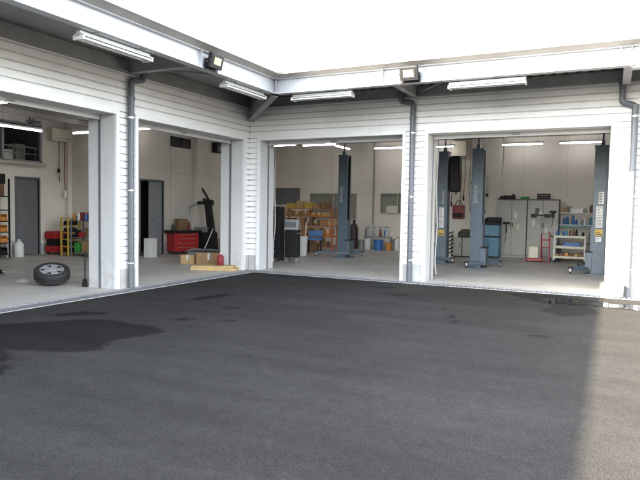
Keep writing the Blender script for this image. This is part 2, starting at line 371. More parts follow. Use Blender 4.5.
# ------------------------------------------------------------------ the building
B = thing('workshop_building', 'L-shaped white clad repair workshop with four open vehicle bays and deep grey eaves', 'building')
P = lambda name, mb, m, parent=B, **k: mb.build(name, m, parent, **k)
def lap_profile(z0, z1, pitch=.12):
    pts = [(-.034, z0)]; z = z0
    k0 = math.floor(z0/pitch+1e-6)
    zc = z0
    while zc < z1-1e-4:
        zn = min(z1, (math.floor(zc/pitch+1e-6)+1)*pitch)
        pts.append((.0, zc)); 
        if zn-zc > .03: pts += [(-.003, zn-.026), (-.029, zn-.021), (-.029, zn-.001)]
        else: pts += [(0., zn)]
        zc = zn
    pts.append((-.034, z1)); return pts
for W, S_ in ((RW, RSEG), (LW, LSEG)):
    sd, core = MB(), MB()
    # siding of piers
    def lap(u0, u1, z0, z1): sd.prism(lap_profile(z0, z1), u0, u1, lambda n, z, t: W(t, n, z))
    fr = .055
    edges = [(u0, u1) for u0, u1 in S_['open']]+[S_['shut']]
    for i, (u0, u1) in enumerate(S_['piers']):
        lo = u0+(fr if i else 0); hi = u1-fr
        lap(lo, hi, PL, ZO+fr)
        pl = MB(); wbox(pl, W, lo, hi, -.03, -.004, 0, PL); P('plinth', pl, M['concrete'])
        if i: wbox(core, W, u0+.01, u1-.01, -T_, -.03, 0, ZO+.02)
    lap(0, S_['shut'][1], ZO+fr, ZS)
    lap(S_['shut'][1]+fr, S_['end'], PL, ZO+fr); lap(S_['shut'][1], S_['end'], ZO+fr, ZS)
    pl = MB(); wbox(pl, W, S_['shut'][1]+fr, S_['end'], -.03, -.004, 0, PL); P('plinth', pl, M['concrete'])
    wbox(core, W, S_['shut'][1]+.01, S_['end'], -T_, -.03, 0, ZO+.02)
    if W is RW: wbox(core, W, -T_, .25, -T_, -.03, 0, ZO+.02)
    else: wbox(core, W, .03, .195, -T_, -.03, 0, ZO+.02)
    wbox(core, W, 0.031, S_['end'], -T_, -.03, ZO+.021, 3.8)
    so_ = P('siding_wall', sd, M['siding']); so_.data.materials.append(M['groove_shade'])   # darker grey paints shade into the back of each panel joint
    for p_ in so_.data.polygons:
        nd = -p_.center.y if W is RW else p_.center.x
        if abs(nd+.029) < .002 and abs(p_.normal.z) < .5: p_.material_index = 1
    P('wall_core', core, M['white'])
    # each doorway: white trim, smooth reveals, shutter guide rail, lintel
    for j, (u0, u1) in enumerate(edges):
        tr = MB(); 
        wbox(tr, W, u0-fr, u0+.012, -.05, .018, 0, ZO+fr); wbox(tr, W, u1-.012, u1+fr, -.05, .018, 0, ZO+fr); wbox(tr, W, u0+.012, u1-.012, -.05, .018, ZO-.012, ZO+fr)
        f = P('doorway', tr, M['trim'], bev=.004)
        rm = MB()
        for a, b in ((-.335, -.05), (-T_-.01, -.39)):
            wbox(rm, W, u0-.009, u0+.008, a, b, 0, ZO); wbox(rm, W, u1-.008, u1+.009, a, b, 0, ZO)
            wbox(rm, W, u0, u1, a, b, ZO-.008, ZO+.02)
        P('reveal', rm, M['white'], f)
        for ua, ub in ((u0-.009, u0+.022), (u1-.022, u1+.009)):
            gm = MB(); wbox(gm, W, ua, ub, -.352, -.335, 0, ZO-.01); wbox(gm, W, ua, ua+.004 if ua < (u0+u1)/2 else ua+.002, -.374, -.352, 0, ZO-.01); wbox(gm, W, ua, ub, -.39, -.374, 0, ZO-.01)
            P('guide_rail', gm, M['galv'], f)
        sh = MB(); zb = .0 if (u0, u1) == S_['shut'] else ZO-.085
        wbox(sh, W, u0+.01, u1-.01, -.373, -.353, zb, zb+.09)
        z = zb+.09
        while z < ZO: wbox(sh, W, u0+.01, u1-.01, -.370, -.356, z+.004, min(z+.07, ZO+.02)); z += .074
        s_ = P('roller_shutter', sh, M['white'], f)
        hm = MB(); uc = (u0+u1)/2; wbox(hm, W, uc-.07, uc+.07, -.353, -.342, zb+.025, zb+.05); P('handle', hm, M['beam_grey'], s_)
# eave: wall beam, deck, fascia beams, gutter, cap
for W, S_ in ((RW, RSEG), (LW, LSEG)):
    e = S_['end']
    wb = MB(); wbox(wb, W, .02, e, 0.0 if 0 else .002, .09, ZS, ZS+.014); wbox(wb, W, .02, e, .02, .03, ZS+.014, ZB1); P('wall_beam', wb, M['beam_grey'])
    dk = MB()   # ribbed deck
    u = .02 if W is RW else .0
    k = 0
    prof = []; uu = 0.
    while uu < e:
        prof += [(uu, ZB1+.03), (uu+.03, ZB1+.004), (uu+.13, ZB1+.004), (uu+.16, ZB1+.03)]; uu += .2
    prof += [(e, ZB1+.03), (e, ZB1+.05), (0, ZB1+.05)]
    # deck ends on the mitre line at the inner corner
    n = len(prof); vs = []
    for (p, q) in prof: vs.append(W(p, 0.0, q))
    for (p, q) in prof: vs.append(W(max(p, 0)+0, E_, q))
    dk._add(vs, [(i, (i+1) % n, n+(i+1) % n, n+i) for i in range(n)])
    if W is RW: P('soffit_deck', dk, M['deck'])
    else: dk.bm.free(); dk = MB(); wbox(dk, W, E_, e, 0, E_, ZB1+.004, ZB1+.05); P('soffit_deck', dk, M['deck'])
    fb = MB(); t0 = E_
    wbox(fb, W, t0, e, E_-.006, E_+.006, ZB0+.012, ZB1-.012)
    wbox(fb, W, E_-.075, e, E_-.075, E_+.075, ZB0, ZB0+.012); wbox(fb, W, E_-.075, e, E_-.075, E_+.075, ZB1-.012, ZB1)
    F = P('fascia_beam', fb, M['beam'])
    st = MB()
    for us in ([3.75, 7.42, 11.1] if W is RW else [3.86, 7.6, 11.3]):
        wbox(st, W, us, us+.012, E_+.006, E_+.07, ZB0+.012, ZB1-.012); wbox(st, W, us, us+.012, E_-.07, E_-.006, ZB0+.012, ZB1-.012)
    P('stiffener', st, M['beam'], F)
    gt = MB(); g0, g1 = E_-.04, E_+.115
    gt.prism([(E_-.02, ZB1+.001), (E_+.085, ZB1+.001), (E_+.255, ZB1+.038), (E_+.255, ZB1+.06), (E_-.02, ZB1+.06)], E_-.02, e, lambda n_, z, t: W(t, n_, z))
    G = P('gutter', gt, M['gutter'])
    cp = MB(); wbox(cp, W, E_-.02, e, -.05, E_+.262, ZB1+.061, ZB1+.085); wbox(cp, W, E_-.02, e, -.05, E_+.272, ZB1+.086, ZB1+.102); P('roof_edge', cp, M['cap'])
cpc = MB()
cpc.box(-.05, E_-.02, -E_+.02, .05, ZB1+.061, ZB1+.10); P('roof_edge', cpc, M['cap'])
# joint of the two fascia beams at the inner corner
jm = MB(); c = E_
jm.box(c+.008, c+.085, -c-.085, -c-.008, ZB0+.013, ZB0+.024); jm.box(c-.09, c+.14, -c-.14, -c+.09, ZB1-.011, ZB1+.006)
T = Matrix.Translation((c, -c, 0)) @ Matrix.Rotation(rad(-45), 4, 'Z')
jm.box(.004, .11, -.006, .006, ZB0+.02, ZB1-.012, T); P('corner_plate', jm, M['beam'])
# haunched diagonal beam and cantilever brackets
Ld = math.hypot(c, c)
Td = Matrix.Rotation(rad(-45), 4, 'Z')
hb = MB(); hb.prism([(0, 3.36), (Ld-.03, 3.53), (Ld-.03, ZB1-.02), (0, ZB1-.02)], -.006, .006, lambda p, q, t: Td @ Vector((p, t, q)))
hb.prism([(0, 3.345), (Ld+.02, 3.517), (Ld+.02, 3.53), (0, 3.36)], -.07, .07, lambda p, q, t: Td @ Vector((p, t, q))); P('diagonal_bracket', hb, M['beam_grey'])
for W, us, deep in ((RW, 3.87, 0), (RW, 7.53, 1), (RW, 11.2, 0), (LW, 3.77, 0), (LW, 7.6, 0), (LW, 11.3, 0)):
    bk = MB(); z0 = ZB0 if not deep else 3.50
    wbox(bk, W, us-.005, us+.005, .03, E_-.076, z0+.07, ZB1-.003); wbox(bk, W, us-.06, us+.06, .03, E_-.076, z0+.058, z0+.07)
    a, b2 = W(us-.006, 0, 0), W(us+.006, 0, 0)
    P('eave_bracket', bk, M['beam_grey'])
# flat bracing rod under the left eave
P('brace_rod', MB().cyl(LW(3.7, .12, ZB1-.12), LW(2.55, E_-.1, ZB1-.12), .018, 8), M['beam_grey'])
P('brace_rod', MB().cyl(RW(4.0, .12, ZB1-.12), RW(5.2, E_-.1, ZB1-.12), .018, 8), M['beam_grey'])
# right end of the eave: deeper splice on the fascia beam
sp = MB(); wbox(sp, RW, 7.56, 7.575, E_-.1, E_+.1, ZB0-.03, ZB1-.013); wbox(sp, RW, 7.58, 15, E_+.012, E_+.022, ZB0-.03, ZB1-.014); wbox(sp, RW, 7.58, 15, E_-.09, E_+.09, ZB0-.044, ZB0-.031); P('beam_splice', sp, M['beam'])
# roof and outer walls
rf = MB(); rf.box(-9.2, -.06, -19.2, 9.2, 4.02, 4.10); rf.box(-.05, 15.2, .06, 9.2, 4.02, 4.10); P('roof', rf, M['cap'])
cl = MB(); cl.box(-9.1, -.04, -19, 9.1, 3.8, 3.9); cl.box(-.04, 15, .04, 9.1, 3.8, 3.9); P('ceiling', cl, M['ceiling'])
pur = MB()
for x in [-6.2, -4.6, -3.0, -1.5]: pur.box(x-.05, x+.05, -11.5, 1.1, 3.66, 3.795)
for y in [2.6, 4.2, 5.8, 7.2]: pur.box(-4.4, 11.5, y-.05, y+.05, 3.66, 3.795)
P('ceiling_purlin', pur, M['ceiling'])
ow = MB(); ow.box(-9.2, -9.05, -19, 9.2, -.3, 4.0); ow.box(-9.2, 15, 9.05, 9.2, -.3, 4.0); ow.box(14.85, 15, .05, 9.05, -.3, 4.0); ow.box(-9.05, -.05, -19, -18.85, -.3, 4.0); P('outer_wall', ow, M['siding'])
def wall_cells(mb, axis, c0, c1, u0, u1, z0, z1, holes):
    us = sorted({u0, u1, *[h[0] for h in holes], *[h[1] for h in holes]}); zs = sorted({z0, z1, *[h[2] for h in holes], *[h[3] for h in holes]})
    for a, b in zip(us, us[1:]):
        for p, q in zip(zs, zs[1:]):
            m_, k_ = (a+b)/2, (p+q)/2
            if any(h[0] < m_ < h[1] and h[2] < k_ < h[3] for h in holes): continue
            if axis == 'x': mb.box(c0, c1, a, b, p, q)
            else: mb.box(a, b, c0, c1, p, q)
D1 = (-.62, .08); D2 = (1.36, 2.28)
iw = MB()
wall_cells(iw, 'x', -7.17, -7.05, -11.6, 1.2, 0, 3.8, [(D1[0], D1[1], 0, 2.1), (-4.6, .2, 2.55, 3.62)])
P('inner_wall', iw, M['inwall'])
iw = MB(); iw.box(-7.05, -4.5, 1.1, 1.22, 0, 3.8); wall_cells(iw, 'x', -4.62, -4.5, 1.22, 8.72, 0, 3.8, [(D2[0], D2[1], 0, 2.12)]); P('inner_wall', iw, M['inwall'])
iw = MB(); wall_cells(iw, 'y', 8.6, 8.72, -4.5, 11.5, 0, 3.8, [(-2.88, -.95, 1.03, 2.0), (-.05, 1.2, 1.27, 2.01)]); iw.box(11.5, 11.62, .62, 8.72, 0, 3.8); P('inner_wall', iw, M['inwall'])
iw = MB(); iw.box(-7.05, -.62, -11.6, -11.5, 0, 3.8); P('inner_wall', iw, M['inwall'])
sk = MB()
sk.box(-7.05, -7.04, -11.5, D1[0]-.05, 0, .3); sk.box(-7.05, -7.04, D1[1]+.05, 1.09, 0, .3); sk.box(-7.04, -4.49, 1.09, 1.1, 0, .3); sk.box(-4.5, -4.49, 1.1, D2[0]-.05, 0, .36); sk.box(-4.5, -4.49, D2[1]+.05, 8.59, 0, .36); sk.box(-4.49, 11.5, 8.59, 8.6, 0, .12); P('skirting', sk, M['concrete'])
sm = MB()   # panel joints, a column and a conduit
for y in (2.62, 5.4, 6.9): sm.box(-4.5, -4.496, y-.004, y+.004, .36, 3.8)
sm.box(-4.5, -4.496, 2.3, 8.6, 2.42, 2.428)
for x in (-3.2, -2.0, 1.0, 2.2, 3.5, 4.8, 6.1, 7.4): sm.box(x-.004, x+.004, 8.596, 8.6, .12, 3.8)
for x in (-6.2, -5.4): sm.box(x-.004, x+.004, 1.096, 1.1, .3, 3.8)
sm.box(-7.05, -4.5, 1.096, 1.1, 2.5, 2.508)
P('panel_joint', sm, mat('joint_sealant', (.40, .38, .34), .7))
cm = MB(); cm.box(-4.5, -4.34, 3.72, 3.9, 0, 3.8); P('steel_column', cm, M['inwall'], bev=.004)
cm = MB(); cm.box(-7.05, -6.9, .96, 1.096, 0, 3.8); P('steel_column', cm, M['inwall'], bev=.004)
P('conduit', MB().cyl((-.3, 8.56, .86), (-.3, 8.56, 3.79), .025, 8), M['beam_grey'])
# store rooms behind the doors, the loft and the inner windows
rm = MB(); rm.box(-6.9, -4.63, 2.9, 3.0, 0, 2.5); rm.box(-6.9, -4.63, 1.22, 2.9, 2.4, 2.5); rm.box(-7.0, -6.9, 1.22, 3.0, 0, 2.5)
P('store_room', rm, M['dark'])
lf = MB(); lf.box(-8.9, -7.17, -4.7, .5, 2.45, 2.54); lf.box(-8.95, -8.9, -4.7, .5, 2.45, 3.8); lf.box(-8.9, -7.17, .45, .5, 2.54, 3.8); lf.box(-8.9, -7.17, -4.7, -4.65, 2.54, 3.8); P('loft', lf, M['board'])
lg = MB(); lg.box(-7.16, -6.93, -4.65, .26, 2.47, 2.549); P('loft_ledge', lg, M['locker'])
wf = MB()
for y in (-4.57, -3.4, -2.2, -1.0, .17): wf.box(-7.12, -7.04, y-.03, y+.03, 2.55, 3.62)
wf.box(-7.12, -7.04, -4.6, .2, 3.57, 3.62); wf.box(-7.12, -7.04, -4.6, .2, 2.55, 2.60)
W1 = P('loft_window', wf, M['beam_grey'])
lr = MB(); lr.cyl((-7.25, -4.6, 2.98), (-7.25, .3, 2.98), .02, 8); lr.cyl((-7.25, -4.6, 2.8), (-7.25, .3, 2.8), .014, 8)
for k in range(14): y = -4.4+k*.35; lr.cyl((-7.25, y, 2.54), (-7.25, y, 2.98), .014, 8)
P('railing', lr, M['beam_grey'])
def win(x0, x1, z0, z1, mull, blind):
    f = MB(); 
    f.box(x0, x0+.04, 8.58, 8.66, z0, z1); f.box(x1-.04, x1, 8.58, 8.66, z0, z1); f.box(x0+.04, x1-.04, 8.58, 8.66, z0, z0+.04); f.box(x0+.04, x1-.04, 8.58, 8.66, z1-.04, z1)
    for x in mull: f.box(x-.02, x+.02, 8.585, 8.655, z0+.04, z1-.04)
    o = P('window', f, M['locker']); P('pane', MB().box(x0+.04, x1-.04, 8.64, 8.648, z0+.04, z1-.04), M['pane'], o)
    P('blind', MB().box(x0+.03, x1-.03, 8.70, 8.718, z0+.02, z1-.02), blind, o)
bl = mat('window_blind', (.20, .19, .12), .7, var=.1)
win(-2.88, -.95, 1.03, 2.0, (-1.9,), bl); win(-.05, 1.2, 1.27, 2.01, (.6,), bl)
P('wall_board', MB().box(-4.4, -3.3, 8.56, 8.597, 1.55, 2.19), M['board'])
# steel doors
def steel_door(x, y0, y1, h, ajar, lm_=None):
    f = MB(); f.box(x-.13, x+.015, y0-.045, y0, 0, h); f.box(x-.13, x+.015, y1, y1+.045, 0, h); f.box(x-.13, x+.015, y0-.045, y1+.045, h, h+.05)
    d = P('steel_door', f, M['door'], bev=.003)
    w = y1-y0-.01
    T = Matrix.Translation((x-.05, y1-.005, 0)); w -= ajar
    lm = MB(); lm.box(-.02, .02, -w, 0, .01, h-.006, T); leaf = P('door_leaf', lm, lm_ or M['door'], d, bev=.003)
    km = MB(); 
    for s in (-1, 1): km.box(.02 if s > 0 else -.07, .07 if s > 0 else -.02, -w+.06, -w+.075, .98, 1.01, T); km.box(.055 if s > 0 else -.07, .07 if s > 0 else -.055, -w+.06, -w+.18, .98, 1.005, T)
    P('handle', km, M['steel'], d)
    if not ajar:
        gl = MB(); gl.box(.021, .025, -w+.1, -w+.2, .5, 1.9, T); P('pane', gl, M['board'], d)
steel_door(-7.05, *D1, 2.1, 0); steel_door(-4.5, *D2, 2.12, .38, mat('pale_door_grey', (.24, .255, .27), .45, var=.05))
vm = MB(); 
for k in range(2):
    y = 2.6+k*.47; vm.box(-4.499, -4.46, y, y+.44, 3.2, 3.23); vm.box(-4.499, -4.46, y, y+.44, 3.47, 3.5); vm.box(-4.499, -4.46, y, y+.03, 3.23, 3.47); vm.box(-4.499, -4.46, y+.41, y+.44, 3.23, 3.47); vm.box(-4.4985, -4.492, y+.03, y+.41, 3.23, 3.47)
    for j in range(7): z = 3.24+j*.034; vm.box(-4.49, -4.465, y+.03, y+.41, z, z+.012)
P('wall_vent', vm, M['black'])

# ------------------------------------------------------------------ lamps
def interior_tube(loc, rz, label):
    global TUBE
    if TUBE is None:
        r = thing('tube_light', label, 'lamp', loc, rz, 'lit tube lights under the ceiling')
        h = MB(); h.box(-.62, .62, -.03, .03, .03, .075); h.box(-.62, -.60, -.03, .03, -.02, .03); h.box(.60, .62, -.03, .03, -.02, .03); h.build('housing', M['offwhite'], r)
        MB().cyl((-.6, 0, 0), (.6, 0, 0), .0155, 12).build('tube', M['tube_on'], r, smooth=True)
        c_ = MB()
        for x in (-.45, .45): c_.cyl((x, 0, .075), (x, 0, .29), .005, 6)
        c_.build('hanger', M['beam_grey'], r)
        TUBE = r
    else:
        t_ = dup(TUBE, loc, rz, label)
        if loc[2] < 3.4:      # hung lower: longer drop wires
            hg = [c for c in t_.children if c.name.startswith('hanger')][0]; hg.data = hg.data.copy()
            for v in hg.data.vertices:
                if v.co.z > .2: v.co.z += .25
TUBE = None; H2 = math.pi/2
for x, y, z, rz, lb in [(4.83, 7.93, 3.5, 0, 'lit tube light hanging above the grey lockers, left of the post with yellow label'),
    (6.51, 7.93, 3.5, 0, 'lit tube light hanging above the wire shelf of bottles'),
    (2.12, 7.9, 3.5, 0, 'lit tube light above the beige wall box, half hidden by the bay jamb'),
    (.62, 7.75, 3.5, 0, 'lit tube light above the small olive window with a white box'),
    (-1.32, 6.2, 3.5, 0, 'lit tube light crossing left of the lift post above the brown carton rack'),
    (-2.68, 5.95, 3.5, 0, 'lit tube light above the grey wall board and black tool cabinet'),
    (-.83, 5.3, 3.5, H2, 'lit tube light running towards the back wall, just left of the lift post top'),
    (-.9, 7.1, 3.5, H2, 'lit tube light running towards the back wall, behind the lift post top'),
    (-2.92, -4.12, 3.25, 0, 'lit tube light nearest the yard in the tyre bay, top left'),
    (-5.66, -1.53, 3.25, H2, 'long lit tube light running before the loft window'),
    (-4.60, -.33, 3.25, 0, 'lit tube light beside the beige wall box with hanging cords'),
    (-3.72, 1.08, 3.5, 0, 'lit tube light in the bay with the ajar door, right of the drainpipe'),
    (-5.3, .95, 3.45, 0, 'lit tube light mostly hidden behind the left grey drainpipe')]:
    interior_tube((x, y, z), rz, lb)

def make_eave_light():
    r = thing('eave_light', '', 'lamp', (0, 0, 0), 0, 'unlit twin tube lights under the eaves')
    MB().prism([(-.035, .06), (.035, .06), (.035, .035), (.10, .0), (.10, -.006), (.0, .012), (-.10, -.006), (-.10, .0), (-.035, .035)], -.61, .61, lambda p, q, t: (t, p, q)).build('reflector', M['reflector'], r)
    t = MB()
    for s in (-.055, .055): t.cyl((-.585, s, -.025), (.585, s, -.025), .016, 12)
    t.build('tubes', M['tube_off'], r, smooth=True)
    for x in (-1, 1):
        e = MB(); e.box(min(.585*x, .615*x), max(.585*x, .615*x), -.09, .09, -.05, .0); e.build('end_socket', M['offwhite'], r, bev=.004)
    for x in (-.4, .4): h = MB(); h.box(x-.03, x+.03, -.03, .11, .06, .075); h.build('hanger_plate', M['beam_grey'], r)
    return r
el = make_eave_light(); zf = 3.475
first = True
for x, y, rz, lb in [(1.45, -5.46, -H2, 'unlit twin tube light under the left eave, over the tyre bay'), (1.45, -2.42, -H2, 'unlit twin tube light under the left eave, between the floodlight and inner corner'),
    (2.52, -1.45, 0, 'unlit twin tube light under the right eave, next to the inner corner'), (5.49, -1.45, 0, 'unlit twin tube light under the right eave, over the locker bay')]:
    if first: el.location = (x, y, zf); el.rotation_euler = (0, 0, rz); el['label'] = lb; first = False
    else: dup(el, (x, y, zf), rz, lb)
def floodlight(loc, rz, label):
    r = thing('floodlight', label, 'floodlight', loc, rz, 'black floodlights on the fascia beam')
    T = Matrix.Translation((0, -.10, 0)) @ Matrix.Rotation(rad(14), 4, 'X')
    h = MB(); h.box(-.155, .155, -.03, .04, -.11, .11, T)
    for k in range(7): h.box(-.12+k*.036, -.108+k*.036, .04, .07, -.09, .09, T)
    h.build('housing', M['black'], r, bev=.006)
    f = MB(); f.box(-.125, .125, -.036, -.031, -.08, .08, T); f.build('reflector', M['black'], r)
    d = MB(); d.box(-.085, .085, -.041, -.037, -.05, .06, T); d.build('diode_panel', M['led'], r)
    b = MB(); b.box(-.172, -.158, -.11, -.005, -.02, .02); b.box(.158, .172, -.11, -.005, -.02, .02); b.box(-.172, .172, -.02, -.005, -.13, -.02); b.build('bracket', M['black'], r, bev=.003)
    MB().tube([(.10, -.02, .05), (.11, -.02, .12), (.10, -.012, .19)], .008).build('cable', M['black'], r)
floodlight((4.27, -E_-.075, 3.68), 0, 'black floodlight with yellow diode on the right fascia beam')
floodlight((E_+.075, -3.66, 3.68), H2, 'black floodlight with yellow diode on the left fascia beam')

# ------------------------------------------------------------------ drainpipes
def clamp(mb, x, y, z, T=None):
    mb.lathe([(.055, z-.012), (.062, z-.012), (.062, z+.012), (.055, z+.012)], (x, y, 0), 16); mb.box(x-.01, x+.01, y, y+.10, z-.008, z+.008)
def drainpipe(label, loc, rz, pts, clamps, elbow_r=.07):
    r = thing('drainpipe', label, 'drainpipe', loc, rz, 'grey drainpipes on the piers')
    p = MB(); p.tube(pts, .052, 16); p.build('pipe', M['pipe'], r, smooth=True)
    e = MB()
    for i in range(1, len(pts)-1):   # thicker collars at bends
        pass
    e.lathe([(.064, -.05), (.066, .05), (.060, .055), (.060, -.055)], pts[-1], 16); e.build('collar', M['pipe'], r, smooth=True); e = MB(); e.lathe([(.06, -.03), (.062, .03), (.056, .035), (.056, -.035)], (pts[0][0], pts[0][1], 3.2), 16)
    e.build('collar', M['pipe'], r, smooth=True)
    for z in clamps:
        c_ = MB(); clamp(c_, pts[0][0], pts[0][1], z); c_.build('clamp', M['steel'], r)
def bend(pts, rr=.06, k=5):
    out = [Vector(pts[0])]
    for a, b, c_ in zip(pts, pts[1:], pts[2:]):
        a, b, c_ = Vector(a), Vector(b), Vector(c_); p = b+(a-b).normalized()*rr; q = b+(c_-b).normalized()*rr
        for i in range(k+1): t = i/k; out.append(p*(1-t)**2+b*2*t*(1-t)+q*t*t)
    return out+[Vector(pts[-1])]
drainpipe('dark grey drainpipe on the pier between the tyre bay and the ajar door bay', (.075, -3.75, 0), H2, bend([(0, 0, .0), (0, 0, 3.50), (.26, -.02, 3.55), (.26, -.02, 3.70)]), [.43, 1.66, 2.88])
drainpipe('dark grey drainpipe on the pier between the carton rack bay and locker bay', (3.83, -.075, 0), 0, bend([(0, 0, 0), (0, 0, 3.50), (-.24, -.04, 3.54), (-.24, -.04, 3.70)]), [.42, 1.67, 2.92])
drainpipe('S-bent drainpipe on the sunlit pier right of the locker bay', (7.68, -.075, 0), 0, bend([(0, 0, 0), (0, 0, 3.22), (-.2, -.03, 3.27), (-.2, -.03, 3.62)]), [.46, 1.7, 3.04])

# ------------------------------------------------------------------ two-post lifts
def lift_post(label, loc, side, unit=False, stickers=0, h=2.93, arms=((-.55, -.25), (.1, .55)), lett=True):
    """side +1: channel opens towards +X"""
    r = thing('lift_post', label, 'lift post', loc, 0, 'vehicle lift posts'); s = side
    def bx(mb, x0, x1, *a): return mb.box(min(s*x0, s*x1), max(s*x0, s*x1), *a)
    c_ = MB(); bx(c_, -.14, -.128, -.15, .15, .02, h); bx(c_, -.128, .14, -.15, -.138, .02, h); bx(c_, -.128, .14, .138, .15, .02, h)
    bx(c_, .128, .14, -.138, -.075, .02, h); bx(c_, .128, .14, .075, .138, .02, h); c_.build('column', M['lift'], r, bev=.003)
    bx(MB(), -.127, .10, -.13, .13, 1.12, h-.05).build('slot_shade', M['black'], r)  # black fill stands in for the shade inside the open channel
    ca = MB(); bx(ca, -.10, .17, -.125, .125, .12, 1.10); bx(ca, .12, .26, -.17, .17, .10, .50); ca.build('carriage', M['lift'], r, bev=.006)
    ct = MB(); bx(ct, .115, .27, -.18, .18, .50, .53); ct.build('carriage_lip', M['black'], r, bev=.004)
    bp = MB(); bx(bp, -.26, .24, -.27, .27, 0, .02); bp.build('base_plate', M['lift'], r, bev=.003)
    tp = MB(); bx(tp, -.15, .15, -.16, .16, h, h+.03); bx(tp, -.06, .02, -.05, .05, h+.03, h+.14); tp.cyl((-.02*s, 0, h+.14), (-.02*s, 0, 3.78), .022, 8); tp.build('top_cap', M['lift'], r, bev=.003)
    for (ax, ay) in arms:
        st = Vector((.2*s, .12*(1 if ay > 0 else -1), .13)); en = Vector((.2*s+ax*s, ay, .10)); d = (en-st); L_ = d.length; an = math.atan2(d.y, d.x)
        T = Matrix.Translation(st) @ Matrix.Rotation(an, 4, 'Z')
        am = MB(); am.prism([(-.06, -.055), (L_, -.04), (L_, .04), (-.06, .055)], -.04, .04, lambda p, q, t: T @ Vector((p, q, t))); a_ = am.build('swing_arm', M['lift'], r, bev=.006)
        pm = MB(); pm.cyl((en.x, en.y, 0.02), (en.x, en.y, .07), .02, 10); pm.cyl((en.x, en.y, .14), (en.x, en.y, .175), .06, 14); pm.build('pad', M['rubber'], a_)
        qm = MB(); qm.cyl((en.x, en.y, .07), (en.x, en.y, .14), .034, 12); qm.build('pad_socket', M['steel'], a_)
    if unit:
        u = MB(); bx(u, -.44, -.16, -.12, .15, 1.92, 2.88); u.build('power_unit', M['black'], r, bev=.05)
    if lett:
        T = Matrix.Translation((-.03*s, -.152, 1.84 if not stickers else 1.78)) @ Matrix.Rotation(rad(90), 4, 'X') @ Matrix.Rotation(rad(90), 4, 'Z')
        text_mesh('BANZAI', .125 if not stickers else .10, .001, 'lettering', M['locker'], r, T)
    if stickers == 1: sheets, yel = [(-.07, .06, .95, 1.50)], (.74, .90)
    if stickers == 2: sheets, yel = [(-.07, .07, 1.08, 1.57), (-.06, .06, .76, .87), (-.03, .08, 1.62, 1.90)], (.90, 1.04)
    if stickers:
        for n_, (x0, x1, z0, z1) in enumerate(sheets):
            a = MB(); a.box(x0, x1, -.1525, -.1505, z0, z1); q = a.build('label_sheet', M['offwhite'], r)
            a = MB(); zz = z1-.03
            while zz > z0+.03: a.box(x0+.012, x1-.012-random.uniform(0, .05), -.1545, -.153, zz-.012 if n_ < 2 else zz-.03, zz); zz -= .035 if n_ < 2 else .06
            a.build('print', M['board'], q)
        a = MB(); a.box(-.08, .08, -.1525, -.1505, *yel); w_ = a.build('warning_label', M['yellow'], r)
        a = MB(); a.box(-.065, .065, -.1545, -.153, yel[0]+.02, yel[0]+.04); a.box(-.065, .03, -.1545, -.153, yel[0]+.055, yel[0]+.07); a.build('print', M['black'], w_)
    return r
lift_post('blue-grey lift post standing alone beside the brown carton rack', (.36, 4.52, 0), 1, arms=((-.95, -.28), (.2, .45)), h=2.95)
lift_post('blue-grey lift post by the left jamb, with black power unit and yellow label', (3.28, 4.56, 0), -1, unit=True, stickers=1, h=2.97)
lift_post('blue-grey lift post with white upright lettering, left of the blue cabinet', (4.38, 3.68, 0), 1, arms=((-.35, -.42), (.3, .45)))
lift_post('blue-grey lift post at the right of the locker bay, with white and yellow labels', (7.14, 3.75, 0), -1, stickers=2, arms=((.35, -.45), (.2, .45)), lett=False)

# ------------------------------------------------------------------ bay with the tyre (left)
WX, WY = -1.32, -4.20
def wheel(loc, tilt, rz, label):
    r = thing('car_wheel', label, 'wheel', loc, rz)
    T = Matrix.Rotation(rad(tilt), 4, 'X')
    R_, w = .292, .092
    prof = [(.190, -.08), (.215, -w), (.262, -w), (.285, -.075), (R_, -.055), (R_, -.022), (.281, -.018), (.281, -.010), (R_, -.006), (R_, .006), (.281, .010), (.281, .018), (R_, .022), (R_, .055), (.285, .075), (.262, w), (.215, w), (.190, .08)]
    ty = MB(); ty.lathe(prof, (0, 0, 0), 48); ty.build('tyre', M['rubber'], r, smooth=True, T=T)
    rm = MB()
    rm.lathe([(.175, -.075), (.194, -.078), (.198, .080), (.183, .086), (.174, .068), (.171, -.07)], (0, 0, 0), 40)
    rm.lathe([(.0001, .02), (.07, .028), (.07, .092), (.03, .10), (.0001, .10)], (0, 0, 0), 24)
    for k in range(5):
        Tk = Matrix.Rotation(2*math.pi*k/5, 4, 'Z')
        rm.prism([(.05, -.045), (.177, -.062), (.177, .062), (.05, .045)],   .058, .084, lambda p, q, t: Tk @ Vector((p, q, t)))
    rm.build('rim', M['alloy'], r, T=T, bev=.004)
    hb = MB(); hb.lathe([(.0001, -.06), (.172, -.06), (.172, -.05), (.0001, -.05)], (0, 0, 0), 24); hb.build('rim_back', M['black'], r, T=T)
    return r
wheel((WX, WY, .198), 21, .877, 'car wheel with silver rim tipped up on the floor of the left bay')
o = tag(MB().box(-.16, .16, -.06, .06, 0, .155).build('rubber_block', M['rubber'], None, bev=.02), 'black rubber block propping up the back of the silver rimmed wheel', 'block'); o.location = (WX-.17, WY+.14, 0); o.rotation_euler = (0, 0, .877)

